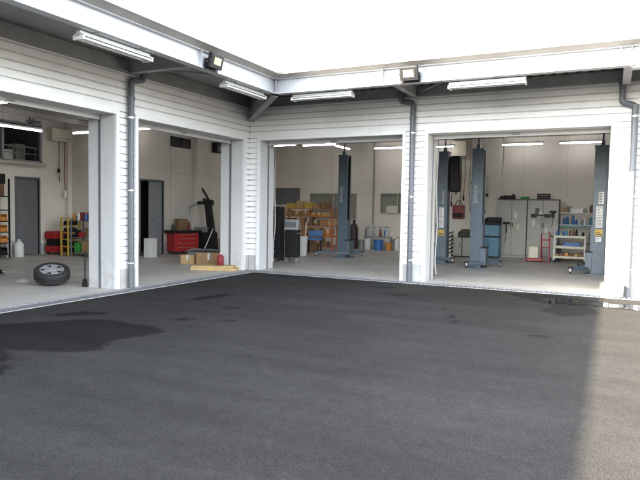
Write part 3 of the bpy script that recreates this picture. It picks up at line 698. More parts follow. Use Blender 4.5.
jk = thing('trolley_jack', 'black trolley jack on the floor at the left edge of the tyre bay', 'jack', (-3.2, -4.0, 0), .35)
q = MB(); q.prism([(-.35, -.13), (.12, -.13), (.12, -.10), (-.2, -.10), (-.2, .10), (.12, .10), (.12, .13), (-.35, .13)], .05, .13, lambda a, b_, t: (a, b_, t)); q.build('frame', M['black'], jk, bev=.006)
q = MB(); q.prism([(-.2, .09), (.05, .10), (.1, .14), (-.2, .14)], -.06, .06, lambda a, b_, t: (a, t, b_)); q.cyl((.05, 0, .14), (.05, 0, .16), .05, 14); q.build('lift_arm', M['silver'], jk, bev=.004)
for x in (-.3, .1):
    for y in (-.15, .15): MB().cyl((x, y-.015, .045), (x, y+.015, .045), .045, 14).build('wheel', M['steel'], jk)
MB().cyl((-.32, 0, .1), (-1.1, .05, .75), .016, 8).build('handle', M['black'], jk)
q = MB(); q.lathe([(.0001, 0), (.08, .0), (.10, .02), (.09, .045), (.06, .06), (.03, .07), (.0001, .072)], (0, 0, 0), 10)
for v in q.bm.verts: v.co += Vector((random.uniform(-.015, .015), random.uniform(-.015, .015), random.uniform(-.004, .01) if v.co.z > .01 else 0))
o = tag(q.build('plastic_bag', M['film'], None), 'clear plastic bag crumpled on the floor left of the wheel', 'bag'); o.location = (-1.95, -4.3, .002)
br = thing('broom', 'short black hand broom leaning on the near jamb of the tyre bay', 'broom', (-.68, -4.06, 0), .3)
MB().cyl((0, 0, .12), (-.02, .05, .62), .012, 8).build('handle', M['black'], br)
MB().prism([(-.05, 0), (.05, 0), (.025, .14), (-.025, .14)], -.02, .02, lambda a, b_, t: (a, t, b_)).build('bristles', M['black'], br)

def bins_rack(label, loc, rz, w, d, h, tiers, frame_m, name='storage_rack', group=None, r_=.018):
    r = thing(name, label, 'shelf', loc, rz, group)
    for x in (-w/2, w/2):
        for y in (-d/2, d/2): f = MB(); f.box(x-r_, x+r_, y-r_, y+r_, 0, h); f.build('post', frame_m, r)
    for z in tiers: MB().box(-w/2+r_, w/2-r_, -d/2-.005, d/2+.005, z-.025, z).build('tier', frame_m, r)
    return r
def local(loc, rz, p):
    c_, s = math.cos(rz), math.sin(rz); return (loc[0]+c_*p[0]-s*p[1], loc[1]+s*p[0]+c_*p[1], loc[2]+p[2])
CART = {}
def carton(name, dims, material, loc, rz, label, cat, group=None, tape=None):
    """a box with folded lid seam; mesh shared per size"""
    key = (name, tuple(round(d, 2) for d in dims), material.name, tape.name if tape else None)
    if key not in CART:
        w, d, h = dims; q = MB(); q.box(-w/2, w/2, -d/2, d/2, 0, h)
        if name in ('parts_bin', 'crate'):
            q = MB(); t = .008
            q.box(-w/2, w/2, d/2-t, d/2, 0, h); q.box(-w/2, -w/2+t, -d/2+t, d/2-t, 0, h); q.box(w/2-t, w/2, -d/2+t, d/2-t, 0, h); q.box(-w/2, w/2, -d/2, -d/2+t, 0, h*.62); q.box(-w/2+t, w/2-t, -d/2+t, d/2-t, 0, t)
        o = q.build(name, material, None, bev=.005)
        if name == 'carton' and tape:
            MB().box(-.025, .025, -d/2-.0015, d/2+.0015, h*.45, h+.0015).build('tape', tape, o)
        CART[key] = o; first = True
    else:
        s = CART[key]; o = s.copy(); COL.objects.link(o)
        for ch in s.children: k = ch.copy(); COL.objects.link(k); k.parent = o
    o.location = loc; o.rotation_euler = (0, 0, rz); return tag(o, label, cat, group)

# rack of bins at the far left
rl, rz = (-6.8, -1.56, 0), H2
bins_rack('dark parts rack by the grey door at the far left', rl, rz, .8, .4, 2.05, (.1, .4, .68, .96, 1.25, 1.6), M['black'])
for k, z in enumerate((.1, .4, .68, .96)):
    for j in range(4): carton('parts_bin', (.17, .36, .17), M['orange'] if k else M['black'], local(rl, rz, (-.28+j*.185, 0, z+.001)), rz, ('orange' if k else 'black')+' parts bin on the '+('lowest', 'second', 'third', 'fourth')[k]+' tier of the dark rack by the grey door', 'bin', 'bins on the dark rack')
for j, (c_, dm, z, lb) in enumerate([('offwhite', (.3, .3, .28), 1.251, 'white carton on the dark rack below the top bags'), ('brown', (.6, .3, .3), 1.601, 'brown case on the upper tier of the dark rack'), ('black', (.66, .32, .26), 2.05+.001 if 0 else 1.91, 'black case topmost on the dark rack')]):
    carton('case', dm, M[c_], local(rl, rz, (0, 0, z)), rz, lb, 'case')
def canister(label, loc, r0, h, material, capm, name='plastic_can', cat='can', group=None):
    r = thing(name, label, cat, loc, 0, group)
    MB().lathe([(.0001, 0), (r0*.94, 0), (r0, r0*.1), (r0, h*.72), (r0*.55, h*.86), (r0*.3, h*.9), (r0*.3, h*.93)], (0, 0, 0), 18).build('body', material, r, smooth=True)
    MB().lathe([(.0001, h*.93), (r0*.34, h*.93), (r0*.34, h), (.0001, h)], (0, 0, 0), 12).build('cap', capm, r); return r
canister('white plastic canister standing before the grey door', (-6.72, -.80, 0), .12, .46, M['offwhite'], M['offwhite'])
canister('white spray bottle with red cap beside the white canister', (-6.82, -1.03, 0), .07, .5, M['offwhite'], M['red'], 'spray_bottle', 'bottle')
# red tool boxes in the corner
tb = thing('tool_trolley', 'red tool trolley with dark middle drawers in the corner of the tyre bay', 'trolley', (-6.72, .44, 0), H2)
q = MB(); q.box(-.27, .27, -.2, .2, .06, .24); q.build('base_drawer', M['red'], tb, bev=.008)
q = MB(); q.box(-.24, .24, -.18, .18, .241, .44); q.build('drawers', M['black'], tb, bev=.006)
q = MB(); q.box(-.28, .28, -.21, .21, .441, .60); q.prism([(-.21, .60), (.21, .60), (.15, .65), (-.15, .65)], -.28, .28, lambda a, b_, t: (t, a, b_)); q.build('lid', M['red'], tb, bev=.008)
for x in (-.2, .2):
    for y in (-.15, .15): MB().cyl((x, y-.015, .03), (x, y+.015, .03), .03, 10).build('caster', M['rubber'], tb)
MB().cyl((-.1, -.225, .52), (.1, -.225, .52), .01, 8).build('handle', M['steel'], tb)
# yellow rack and low shelf against the partition wall
yl = (-6.10, .34, 0)
bins_rack('narrow yellow rack with small parts standing against the partition', yl, 0, .26, .4, 1.05, (.08, .27, .46, .65, .84, 1.03), M['yellow'], 'parts_rack')
for k, z in enumerate((.081, .271, .461, .651, .841)):
    for j in range(2): carton('parts_bin', (.10, .3, .11), M['black'], local(yl, 0, (-.055+j*.11, 0, z)), 0, 'small black bin on the narrow yellow rack', 'bin', 'bins on the yellow rack')
sl = (-5.48, .4, 0)
bins_rack('low dark shelf crowded with bottles and boxes against the partition', sl, 0, .86, .42, 1.0, (.1, .52, .98), M['board'], 'low_shelf')
for j, (x, mt, dm, z, lb) in enumerate([(-.28, 'green', (.2, .3, .26), .101, 'green box on the bottom tier of the low shelf'), (.1, 'card', (.36, .34, .32), .101, 'brown carton on the bottom tier of the low shelf'), (-.1, 'red', (.22, .3, .14), .521, 'red box on the middle tier of the low shelf'), (.22, 'card3', (.34, .34, .26), .521, 'dark brown carton on the middle tier of the low shelf'),
     (.26, 'blue', (.24, .26, .17), .981, 'blue box on top of the low shelf'), (-.05, 'darkred', (.26, .26, .22), .981, 'dark red box on top of the low shelf'), (-.32, 'teal', (.16, .26, .12), .981, 'teal box on top of the low shelf')]):
    carton('carton', dm, M[mt], local(sl, 0, (x, 0, z)), 0, lb, 'box')
for j in range(4):
    canister('black bottle standing on the middle tier of the low shelf', local(sl, 0, (-.36+j*.055, -.1, .521)), .026, .22+.02*(j % 2), M['black'], M['offwhite'], 'bottle', 'bottle', 'dark bottles on the low shelf')
# beige wall box with cords, wall fan
wb_ = thing('wall_box', 'beige control box high on the wall with two hanging cords', 'control box', (-7.05, .74, 3.22), H2)
MB().box(-.36, .36, -.2, -.002, 0, .36).build('case', M['cream'], wb_, bev=.015)
MB().box(-.30, .30, -.206, -.2, .05, .09).build('grille', M['locker'], wb_)
for x, l, m_ in ((-.06, 1.15, M['black']), (.13, 1.4, M['darkred'])): MB().tube([(x, -.1, 0), (x+.01, -.1, -l*.4), (x-.01, -.1, -l*.7), (x+.03, -.1, -l)], .012, 6).build('cord', m_, wb_)
MB().box(.11, .19, -.13, -.06, -1.62, -1.4).build('grip', M['offwhite'], wb_, bev=.01)
MB().box(-.1, -.03, -.13, -.07, -.9, -.78).build('switch', M['black'], wb_, bev=.01)
fn = thing('wall_fan', 'round wall fan in the dark above the loft window', 'fan', (-6.75, -.35, 3.62), H2)
q = MB()
for rr in (.08, .16, .25): q.tube([(rr*math.cos(a), -.1, rr*math.sin(a)) for a in [2*math.pi*k/24 for k in range(25)]], .005, 6)
for k in range(10): a = math.pi*2*k/10; q.cyl((.03*math.cos(a), -.1, .03*math.sin(a)), (.25*math.cos(a), -.1, .25*math.sin(a)), .004, 6)
q.build('guard', M['beam_grey'], fn)
q = MB(); q.cyl((0, -.03, 0), (0, .1, 0), .045, 14)
q.cyl((0, .08, 0), (0, .08, .17), .02, 8); q.build('motor', M['black'], fn)
q = MB()
for k in range(4): T = Matrix.Rotation(k*math.pi/2, 4, 'Y') @ Matrix.Rotation(rad(20), 4, 'X'); q.box(.02, .22, -.004, .004, -.035, .035, Matrix.Translation((0, -.07, 0)) @ T)
q.build('blades', M['board'], fn)
for x, y, dm, mt, lb in [(-7.75, -.55, (.5, .4, .35), 'offwhite', 'white box stored in the loft behind the railing'), (-7.7, -1.3, (.4, .5, .45), 'card3', 'brown box stored in the loft behind the railing'), (-7.8, -.05, (.35, .3, .55), 'locker', 'grey cabinet stored in the loft corner'), (-7.6, -2.2, (.6, .5, .3), 'black', 'black case stored in the loft')]:
    carton('carton', dm, M[mt], (x, y, 2.541), 0, lb, 'box')

# ------------------------------------------------------------------ bay with the ajar door
carton('case', (.2, .3, .52), M['offwhite'], (-3.95, 1.15, 0), 0, 'narrow white box on the floor beside the ajar grey door', 'box')
rc = thing('tool_cabinet', 'red tool cabinet with black top tray against the wall', 'tool cabinet', (-4.10, 2.70, 0), H2-.35)
q = MB(); q.box(-.40, .40, -.24, .24, .08, .62); q.build('body', M['red'], rc, bev=.008)
for k in range(4): MB().box(-.37, .37, -.252, -.241, .1+k*.13, .215+k*.13).build('drawer', M['red'], rc, bev=.004)
for k in range(4): MB().box(-.3, .3, -.262, -.253, .19+k*.13, .203+k*.13).build('handle', M['steel'], rc)
q = MB(); q.box(-.50, .50, -.28, .28, .622, .70); q.build('top_tray', M['black'], rc, bev=.012)
for x in (-.33, .33):
    for y in (-.18, .18): MB().cyl((x, y-.015, .04), (x, y+.015, .04), .04, 10).build('caster', M['rubber'], rc)
lc = (-4.10, 2.70, 0); rzc = H2-.35
carton('carton', (.30, .25, .34), M['card3'], local(lc, rzc, (-.05, .02, .701)), rzc, 'dark brown carton standing on the red tool cabinet', 'box')
canister('red spray can standing on the red tool cabinet', local(lc, rzc, (.2, 0, .701)), .045, .30, M['darkred'], M['offwhite'], 'spray_can', 'can')
canister('dark bottle standing at the left on the red tool cabinet', local(lc, rzc, (-.33, 0, .701)), .04, .2, M['olive'], M['black'], 'bottle', 'bottle')
canister('pale bottle standing at the right on the red tool cabinet', local(lc, rzc, (.36, .05, .701)), .035, .26, M['offwhite'], M['red'], 'bottle', 'bottle')
tc = thing('tyre_changer', 'black tyre changer with raised arm beside the bay jamb', 'tyre changer', (-4.02, 3.62, 0), .3)
q = MB(); q.prism([(-.32, .0), (.38, .0), (.34, .62), (-.26, .62)], -.3, .3, lambda a, b_, t: (a, t, b_)); q.build('cabinet', M['black'], tc, bev=.02)
q = MB(); q.lathe([(.0001, .62), (.12, .62), (.12, .72), (.26, .74), (.26, .78), (.0001, .78)], (-.06, 0, 0), 24); q.build('turntable', M['beam_grey'], tc)
q = MB(); q.prism([(.14, .6), (.36, .6), (.22, 1.55), (.02, 1.58)], -.09, .09, lambda a, b_, t: (a, t, b_)); q.build('column', M['black'], tc, bev=.02)
q = MB(); q.prism([(-.02, 1.5), (.30, 1.46), (.30, 1.62), (-.02, 1.68)], -.08, .08, lambda a, b_, t: (a, t, b_)); q.box(-.22, .02, -.05, .05, 1.48, 1.58); q.build('arm_head', M['black'], tc, bev=.02)
q = MB(); q.cyl((.2, 0, 1.55), (-.06, -.02, 1.98), .035, 10); q.build('raised_arm', M['black'], tc)
q = MB(); q.cyl((-.2, 0, 1.53), (-.48, 0, 1.38), .03, 10); q.cyl((-.48, 0, 1.38), (-.48, 0, 1.16), .022, 10); q.build('mount_head', M['silver'], tc)
q = MB(); q.cyl((.16, -.5, .02), (.42, -.34, .75), .018, 8); q.build('lever', M['silver'], tc)
c1 = carton('carton', (.36, .32, .22), M['card2'], (-1.93, .33, 0), .25, 'small pale carton on the bay floor, left of the long carton', 'box', tape=M['offwhite'])
c2 = carton('carton', (.62, .38, .29), M['card'], (-1.36, .42, 0), .32, 'long brown carton on the bay floor beside the jamb', 'box', tape=M['offwhite'])
gm = MB()   # folded grey cover sagging over the cartons' far side
nx, ny = 14, 6
vs = []
for j in range(ny+1):
    for i in range(nx+1):
        u, v = i/nx, j/ny; z = .33+.05*math.sin(u*7)*math.sin(v*5)*.4-.10*abs(v-.5)**2*4*.3-.05*(abs(u-.5)*2)**4
        vs.append(Vector((-.48+.96*u, -.17+.34*v, z)))
base = [Vector((v.x*.98, v.y*.98, .30 if abs(v.x) < .40 else .27)) for v in vs]
n_ = len(vs); q = MB(); idx = lambda i, j: j*(nx+1)+i
fs = [(idx(i, j), idx(i+1, j), idx(i+1, j+1), idx(i, j+1)) for j in range(ny) for i in range(nx)]
per = [idx(i, 0) for i in range(nx)]+[idx(nx, j) for j in range(ny)]+[idx(i, ny) for i in range(nx, 0, -1)]+[idx(0, j) for j in range(ny, 0, -1)]
q._add(vs+base, fs+[tuple(n_+k for k in f) for f in fs]+[(per[k], per[(k+1) % len(per)], n_+per[(k+1) % len(per)], n_+per[k]) for k in range(len(per))])
fc = thing('folded_cover', 'grey cover folded over a low trestle behind the cartons', 'cover', (-1.95, .95, 0), .30)
q.build('cloth', M['greycloth'], fc, smooth=True)
MB().box(-.42, .42, -.15, .15, .0, .268).build('box', M['board'], fc, bev=.01)
canister('red can with white shoulder standing on the flat carton, beside the jamb', (-.47, -.43, .101), .075, .27, M['darkred'], M['offwhite'], 'spray_can', 'can')
pk = thing('flat_carton_pile', 'flat yellowish carton lying at the doorway of the ajar door bay', 'carton', (-.55, -.52, 0), .42)
MB().box(-.52, .52, -.17, .17, 0, .055).build('lower_carton', M['card2'], pk, bev=.004)
MB().box(-.50, .44, -.15, .16, .056, .10).build('upper_carton', M['wood'], pk, bev=.004)
MB().box(-.1, -.05, -.172, .172, -.0, .058).build('tape', M['yellow'], pk)
q = thing('wall_speaker', 'black loudspeaker box high on the wall', 'speaker', (-4.5, 4.8, 3.2), H2)
MB().box(-.15, .15, -.2, -.002, 0, .34).build('cabinet', M['black'], q, bev=.01)
MB().cyl((0, -.204, .13), (0, -.2, .13), .09, 20).build('cone', M['board'], q)

# ------------------------------------------------------------------ bay with the carton rack
cabn = thing('tool_cabinet', 'tall black tool cabinet on casters by the left jamb', 'tool cabinet', (-.62, 2.25, 0), .2)
MB().box(-.30, .18, -.22, .22, .1, 1.45).build('body', M['black'], cabn, bev=.01)
for k in range(8): MB().box(-.28, .16, -.232, -.221, .14+k*.16, .28+k*.16).build('drawer', M['black'], cabn, bev=.003)
for k in range(8): MB().box(-.2, .08, -.24, -.233, .262+k*.16, .272+k*.16).build('handle', M['silver'], cabn)
for x in (-.24, .14):
    for y in (-.16, .16): MB().cyl((x, y-.02, .05), (x, y+.02, .05), .05, 12).build('caster', M['rubber'], cabn)
ct = thing('tool_cart', 'low black drawer cart with chrome caster, right of the tall black cabinet', 'cart', (-.17, 2.38, 0), .2)
MB().box(-.17, .17, -.14, .14, .12, .84).build('body', M['black'], ct, bev=.01)
for k in range(4): MB().box(-.155, .155, -.152, -.141, .15+k*.17, .30+k*.17).build('drawer', M['black'], ct, bev=.003)
for x in (-.13, .15):
    for y in (-.11, .11): MB().cyl((x, y-.018, .05), (x, y+.018, .05), .05, 12).build('caster', M['steel'], ct)
MB().tube([(.17, -.12, .75), (.22, -.12, .75), (.22, .12, .75), (.17, .12, .75)], .012).build('handle', M['steel'], ct)
tester = thing('tester_case', 'silver tester case standing on the low black cart', 'tester', (-.17, 2.38, .841), .2)
q = MB(); q.prism([(-.14, 0), (.13, 0), (.13, .2), (-.05, .28)], -.2, .17, lambda a, b_, t: (t, a, b_)); q.build('case', M['silver'], tester, bev=.012)
T = Matrix.Translation((0, -.098, .14)) @ Matrix.Rotation(-math.atan2(.09, .28), 4, 'X')
MB().box(-.18, .12, -.006, .004, -.07, .07, T).build('display', M['board'], tester)
cb = MB(); cb.tube([(0, 0, 3.79), (.01, 0, 2.9), (-.01, .0, 2.0), (.02, -.0, 1.2), (.0, .03, .9), (-.04, .02, .5), (-.03, 0, .02)], .014, 8)
o = tag(cb.build('hanging_cable', M['offwhite'], None, smooth=True), 'white cable hanging from ceiling to floor before the black tool cabinet', 'cable'); o.location = (-.36, 1.75, 0)
bn = thing('waste_bin', 'tall white waste bin before the carton rack', 'bin', (-.85, 4.25, 0))
q = MB(); q.lathe([(.0001, 0), (.11, 0), (.145, .56), (.15, .565), (.15, .58), (.135, .58), (.13, .55), (.1, .02), (.0001, .02)], (0, 0, 0), 20); q.build('body', M['offwhite'], bn, smooth=True)
MB().cyl((.05, .02, .3), (.08, .06, 1.0), .02, 8).build('pole', M['cream'], bn)
# orange framed carton rack
rk, rkz = (-1.75, 6.45, 0), .12
bins_rack('orange framed parts rack packed with brown cartons', rk, rkz, 1.75, .5, 1.42, (.16, .5, .84, 1.16, 1.42), M['rackred'], 'parts_rack', None, .024)
for t_, z in enumerate((.161, .501, .841, 1.161)):
    x = -.82
    while x < .70:
        w = random.choice((.14, .18, .22, .3)); h = random.choice((.15, .2, .24, .27)) if t_ < 3 else random.choice((.13, .17, .2)); m_ = random.choice((M['card'], M['card4'], M['card4'], M['card2'], M['card3'], M['orange'] if t_ > 0 else M['card3'], M['card3']))
        carton('carton', (w-.02, .34, h), m_, local(rk, rkz, (x+w/2, -.04+random.uniform(-.03, .03), z)), rkz+random.uniform(-.05, .05), f'{WORD[m_.name]} parts carton packed on the {("lowest", "second", "third", "upper")[t_]} tier of the orange framed rack', 'box', f'cartons on the {("lowest", "second", "third", "upper")[t_]} tier', tape=M['offwhite'] if random.random() < .45 else None); x += w+.005
x = -.80
for w, h, mt in ((.34, .16, 'yellow'), (.28, .24, 'card2'), (.3, .2, 'yellow'), (.26, .14, 'card'), (.3, .22, 'card3')):
    carton('carton', (w-.02, .36, h), M[mt], local(rk, rkz, (x+w/2, 0, 1.421)), rkz, f'{WORD.get(M[mt].name, mt)} box lying on top of the orange framed rack', 'box', f'{"yellow" if mt == "yellow" else "brown"} boxes on top of the rack'); x += w+.01
ch = thing('stool_chair', 'blue seat chair with black legs before the carton rack', 'chair', (-1.0, 5.35, 0), .4)
MB().box(-.22, .22, -.2, .2, .42, .48).build('seat', M['blue'], ch, bev=.02)
MB().box(-.22, .22, .17, .21, .52, .72).build('backrest', M['blue'], ch, bev=.02)
for x in (-.19, .19):
    for y in (-.17, .19): MB().cyl((x, y, 0), (x, y, .42 if y < 0 else .70), .014, 8).build('leg', M['black'], ch)
# against the back wall
gd = thing('gas_bottle', 'dark maroon gas bottle standing right of the lift post by the wall', 'gas bottle', (-.92, 8.3, 0))
MB().lathe([(.0001, 0), (.14, 0), (.15, .03), (.15, .72), (.10, .86), (.05, .92), (.04, .95)], (0, 0, 0), 20).build('body', mat('maroon_enamel', (.035, .02, .025), .5), gd, smooth=True)
MB().cyl((0, 0, .93), (0, 0, 1.03), .05, 10).build('valve', M['black'], gd)
def pail(label, loc, r0, h, m_, group=None, handle=True):
    r = thing('pail', label, 'pail', loc, random.uniform(0, 3), group)
    MB().lathe([(.0001, 0), (r0*.88, 0), (r0, h*.94), (r0*1.05, h*.94), (r0*1.05, h), (r0*.95, h), (r0*.92, h*.95), (.0001, h*.95)], (0, 0, 0), 20).build('body', m_, r, smooth=True)
    if handle: MB().tube([(r0*1.02, 0, h*.85), (r0*1.08, .03, h*.6), (0, r0*1.12, h*.45), (-r0*1.08, .03, h*.6), (-r0*1.02, 0, h*.85)], .006, 6).build('handle', M['steel'], r)
    return r
pail('white pail on the floor under the junk of metal stands', (-.36, 8.25, 0), .13, .38, M['offwhite'])
pail('blue pail on the floor beside the white pail', (.08, 8.15, 0), .17, .36, M['blue'])
pail('orange pail on the floor right of the blue pail', (.40, 8.33, 0), .12, .27, M['orange'])
pail('grey pail on the floor left of the white pail', (-.64, 8.38, 0), .12, .32, M['beam_grey'])
canister('white and red canister by the right jamb of the carton rack bay', (.76, 8.2, 0), .09, .48, M['offwhite'], M['red'])
js = thing('axle_stand', 'cluster of metal axle stands on a bench behind the pails', 'stand', (-.1, 8.47, 0))
MB().box(-.45, .55, -.09, .09, .42, .46).build('bench', M['beam_grey'], js)
for x in (-.42, .52): MB().box(x-.02, x+.02, -.08, .08, 0, .42).build('leg', M['beam_grey'], js)
for x in (-.35, -.12, .12, .36):
    q = MB(); q.cyl((x, 0, .46), (x, 0, .8), .02, 8)
    for k in range(3): a = k*2.1+x; q.cyl((x+.08*math.cos(a), .07*math.sin(a), .46), (x, 0, .66), .012, 6)
    q.cyl((x-.07, 0, .8), (x+.07, 0, .8), .028, 8); q.build('stand', M['silver'], js)
carton('carton', (.42, .04, .26), M['cream'], (.42, 8.565, 1.30), 0, 'cream box on the sill of the small olive window', 'box')

# ------------------------------------------------------------------ bay with the lockers
for x, pts_m, lb in ((3.55, 'black', 'black air hose hanging beside the left jamb of the locker bay'), (3.72, 'offwhite', 'white air hose hanging beside the left jamb of the locker bay')):
    q = MB(); q.tube([(0, 0, 3.79), (.02, 0, 2.8), (-.01, 0, 1.9), (.03, .0, 1.1), (.0, 0, .3), (.03, .02, .02)], .013, 8)
    o = tag(q.build('hanging_hose', M[pts_m], None, smooth=True), lb, 'hose'); o.location = (x+.25, 1.3, 0)
wl = thing('hose_reel', 'beige box on the back wall with hanging hoses', 'hose reel', (2.75, 8.6, 3.22))
MB().box(-.26, .26, -.22, -.002, 0, .52).build('case', M['cream'], wl, bev=.02)
for x, l in ((-.2, 1.5), (-.05, 1.1), (.08, 1.7), (.2, 1.3)):
    MB().tube([(x, -.1, 0), (x+.02, -.1, -l*.5), (x-.02, -.1, -l)], .011, 6).build('hose', M['black'] if x < .1 else M['darkred'], wl)
    MB().box(x-.04, x, -.13, -.07, -l-.16, -l).build('nozzle', M['black'], wl, bev=.01)
rb = thing('tool_bag', 'red and black tool bag hanging on a hook behind the left lift post', 'bag', (2.78, 8.6, 1.15))
MB().box(-.2, .2, -.16, -.01, 0, .46).build('body', M['darkred'], rb, bev=.03); MB().box(-.16, .16, -.175, -.16, .05, .2).build('pocket', M['black'], rb, bev=.01)
MB().tube([(-.12, -.08, .46), (-.05, -.08, .62), (.05, -.08, .62), (.12, -.08, .46)], .012).build('handle', M['black'], rb)
def low_cab(label, loc, w):
    r = thing('low_cabinet', label, 'cabinet', loc, 0, 'low grey cabinets')
    MB().box(-w/2, w/2, -.2, .2, .03, .60).build('body', M['locker'], r, bev=.008); MB().box(-w/2+.015, w/2-.015, -.213, -.201, .05, .58).build('door', M['locker'], r, bev=.004)
    MB().box(w/2-.06, w/2-.045, -.225, -.214, .3, .42).build('handle', M['black'], r); return r
low_cab('low grey cabinet under the dark green bag, left one', (3.12, 7.05, 0), .33); low_cab('low grey cabinet under the dark green bag, right one', (3.47, 7.05, 0), .33)
q = MB(); q.prism([(-.26, 0), (.26, 0), (.27, .12), (.18, .24), (-.12, .26), (-.25, .16)], -.16, .16, lambda a, b_, t: (a, t, b_)); o = q.build('duffel_bag', M['olive'], None, bev=.05); o.location = (3.4, 7.05, .601); tag(o, 'dark green duffel bag lying on the low grey cabinets', 'bag')
def coil(label, loc, h):
    r = thing('coil_spring', label, 'coil spring', loc, 0, 'coil springs on stands')
    q = MB(); q.tube([(.085*math.cos(t*.5), .085*math.sin(t*.5), .06+(h-.1)*t/76) for t in range(77)], .018, 8); q.build('spring', M['black'], r, smooth=True)
    q = MB(); q.cyl((0, 0, 0), (0, 0, h), .03, 10); q.cyl((0, 0, 0), (0, 0, .03), .1, 14); q.cyl((0, 0, h-.03), (0, 0, h), .1, 14); q.build('damper', M['offwhite'], r); return r
coil('black coil spring on white damper beside the post with the power unit', (3.02, 6.5, 0), .82); coil('black coil spring on white damper, left of the lettered lift post', (3.92, 6.4, 0), .72)
bc = thing('parts_washer', 'blue cabinet with dark open top between lift post and lockers', 'cabinet', (4.12, 7.4, 0))
MB().box(-.24, .22, -.25, .25, .04, .62).build('lower_body', M['bluecab'], bc, bev=.01)
MB().box(-.235, .215, -.2, .25, .66, 1.0).build('upper_body', M['bluecab'], bc, bev=.01)
MB().box(-.22, .20, -.22, .24, .621, .659).build('gap', M['black'], bc)
q = MB(); q.box(-.235, .215, .2, .25, 1.001, 1.24); q.box(-.235, -.2, -.15, .2, 1.001, 1.2); q.box(.18, .215, -.15, .2, 1.001, 1.2); q.box(-.2, .18, -.1, .15, 1.001, 1.1); q.build('top_bin', M['black'], bc, bev=.006)
for x in (-.18, .16): MB().box(x-.03, x+.03, -.2, .2, 0, .04).build('foot', M['black'], bc)
def locker(label, loc, w):
    r = thing('steel_locker', label, 'locker', loc, 0, 'grey steel lockers'); h = 1.8
    q = MB(); q.box(-w/2, w/2, -.2, .25, 0.0, h); q.build('body', M['board'], r)
    for s in (-1, 1):
        a, b_ = (-w/2+.012, -.004) if s < 0 else (.004, w/2-.012)
        d = MB().box(a, b_, -.222, -.201, .07, h-.025).build('door', M['locker'], r, bev=.004)
        MB().box(.035*s-.012, .035*s+.012, -.236, -.223, .95, 1.08).build('handle', M['black'], d)
    MB().box(-w/2+.01, w/2-.01, -.215, -.202, .0, .06).build('kick_plate', M['locker'], r)
    MB().box(-w/2-.004, w/2+.004, -.226, .254, h, h+.012).build('top_plate', M['board'], r); return r
locker('grey steel locker with a black bag on top, nearer the blue cabinet', (4.60, 8.02, 0), .90)
locker('grey steel locker with a black crate on top, nearer the wire shelf', (5.515, 8.0, 0), .90)
q = MB(); q.prism([(-.25, 0), (.25, 0), (.24, .09), (.2, .17), (.12, .10), (-.05, .12), (-.2, .08)], -.12, .12, lambda a, b_, t: (a, t, b_)); o = q.build('tool_bag', M['black'], None, bev=.02); o.location = (4.42, 7.98, 1.813); tag(o, 'black soft bag lying on the left grey locker', 'bag')
q = MB(); q.tube([(.12*math.cos(t*.6)+.02*math.sin(t), .09*math.sin(t*.6), .025+.012*(t/10.5)) for t in range(36)], .016, 8); o = q.build('coiled_hose', M['green'], None, smooth=True); o.location = (4.95, 7.98, 1.815); tag(o, 'bright green hose coiled on the left grey locker', 'hose')
cr = thing('crate', 'black slatted crate on the right grey locker', 'crate', (5.50, 8.0, 1.813))
q = MB(); q.box(-.18, .18, -.13, .13, 0, .01)
for z in (.02, .075, .13): q.box(-.18, .18, -.13, -.12, z, z+.04); q.box(-.18, .18, .12, .13, z, z+.04); q.box(-.18, -.17, -.12, .12, z, z+.04); q.box(.17, .18, -.12, .12, z, z+.04)
for x in (-.175, .175): q.box(x-.008, x+.008, -.133, -.117, 0, .17); q.box(x-.008, x+.008, .117, .133, 0, .17)
q.build('body', M['black'], cr)
def hung_tool(label, loc, k):
    r = thing('hanging_tool', label, 'tool', loc)
    q = MB(); q.box(-.10, .10, -.04, -.003, -.02, .05); q.box(-.04, .05, -.06, -.003, -.16, -.02) if k else q.cyl((0, -.02, -.02), (0, -.02, -.30), .022, 8); q.build('body', M['black'], r, bev=.008)
    MB().tube([(.02, -.02, -.16), (.0, -.02, -.35), (-.03, -.02, -.45 if k else -.6)], .008, 6).build('lead', M['black'], r)
hung_tool('black tool hanging on the door of the left grey locker', (4.45, 7.797, 1.05), 0); hung_tool('black gun shaped tool hanging at the edge of the right grey locker', (5.80, 7.777, 1.42), 1)
# lamp stand with cream tank, red jack
lm = thing('work_light_stand', 'work light on a thin pole standing in a cream tank on red base', 'work light', (5.42, 6.62, 0), .1)
MB().box(-.22, .26, -.17, .17, .03, .09).build('base', M['red'], lm, bev=.01)
MB().box(-.15, .13, -.14, .14, .091, .44).build('tank', M['cream'], lm, bev=.03)
MB().cyl((.16, 0, .09), (.16, 0, 1.32), .016, 10).build('pole', M['silver'], lm)
MB().box(-.1, .42, -.02, .02, 1.31, 1.35).build('cross_bar', M['black'], lm)
for x in (-.03, .33): MB().box(x-.08, x+.08, -.07, .05, 1.26, 1.37).build('lamp_head', M['black'], lm, bev=.015)
MB().cyl((.15, -.03, 1.36), (.15, -.03, 1.43), .05, 12).build('bulb_cap', M['offwhite'], lm)
for x in (-.18, .22): MB().cyl((x, -.18, .03), (x, -.14, .03), .03, 10).build('caster', M['rubber'], lm)
hj = thing('hand_truck', 'small red hand truck standing against the grey locker', 'hand truck', (5.72, 6.75, 0), .15)
q = MB(); q.tube([(-.11, 0, .06), (-.11, .12, .78), (.11, .12, .84), (.11, 0, .06)], .017, 8); q.tube([(-.11, .05, .4), (.11, .05, .4)], .014, 8); q.tube([(-.11, .09, .62), (.11, .09, .62)], .014, 8); q.build('frame', M['red'], hj)
MB().box(-.13, .13, -.16, .0, .02, .035).build('toe_plate', M['red'], hj)
for x in (-.15, .15): MB().cyl((x-.015, .04, .07), (x+.015, .04, .07), .07, 14).build('wheel', M['rubber'], hj)
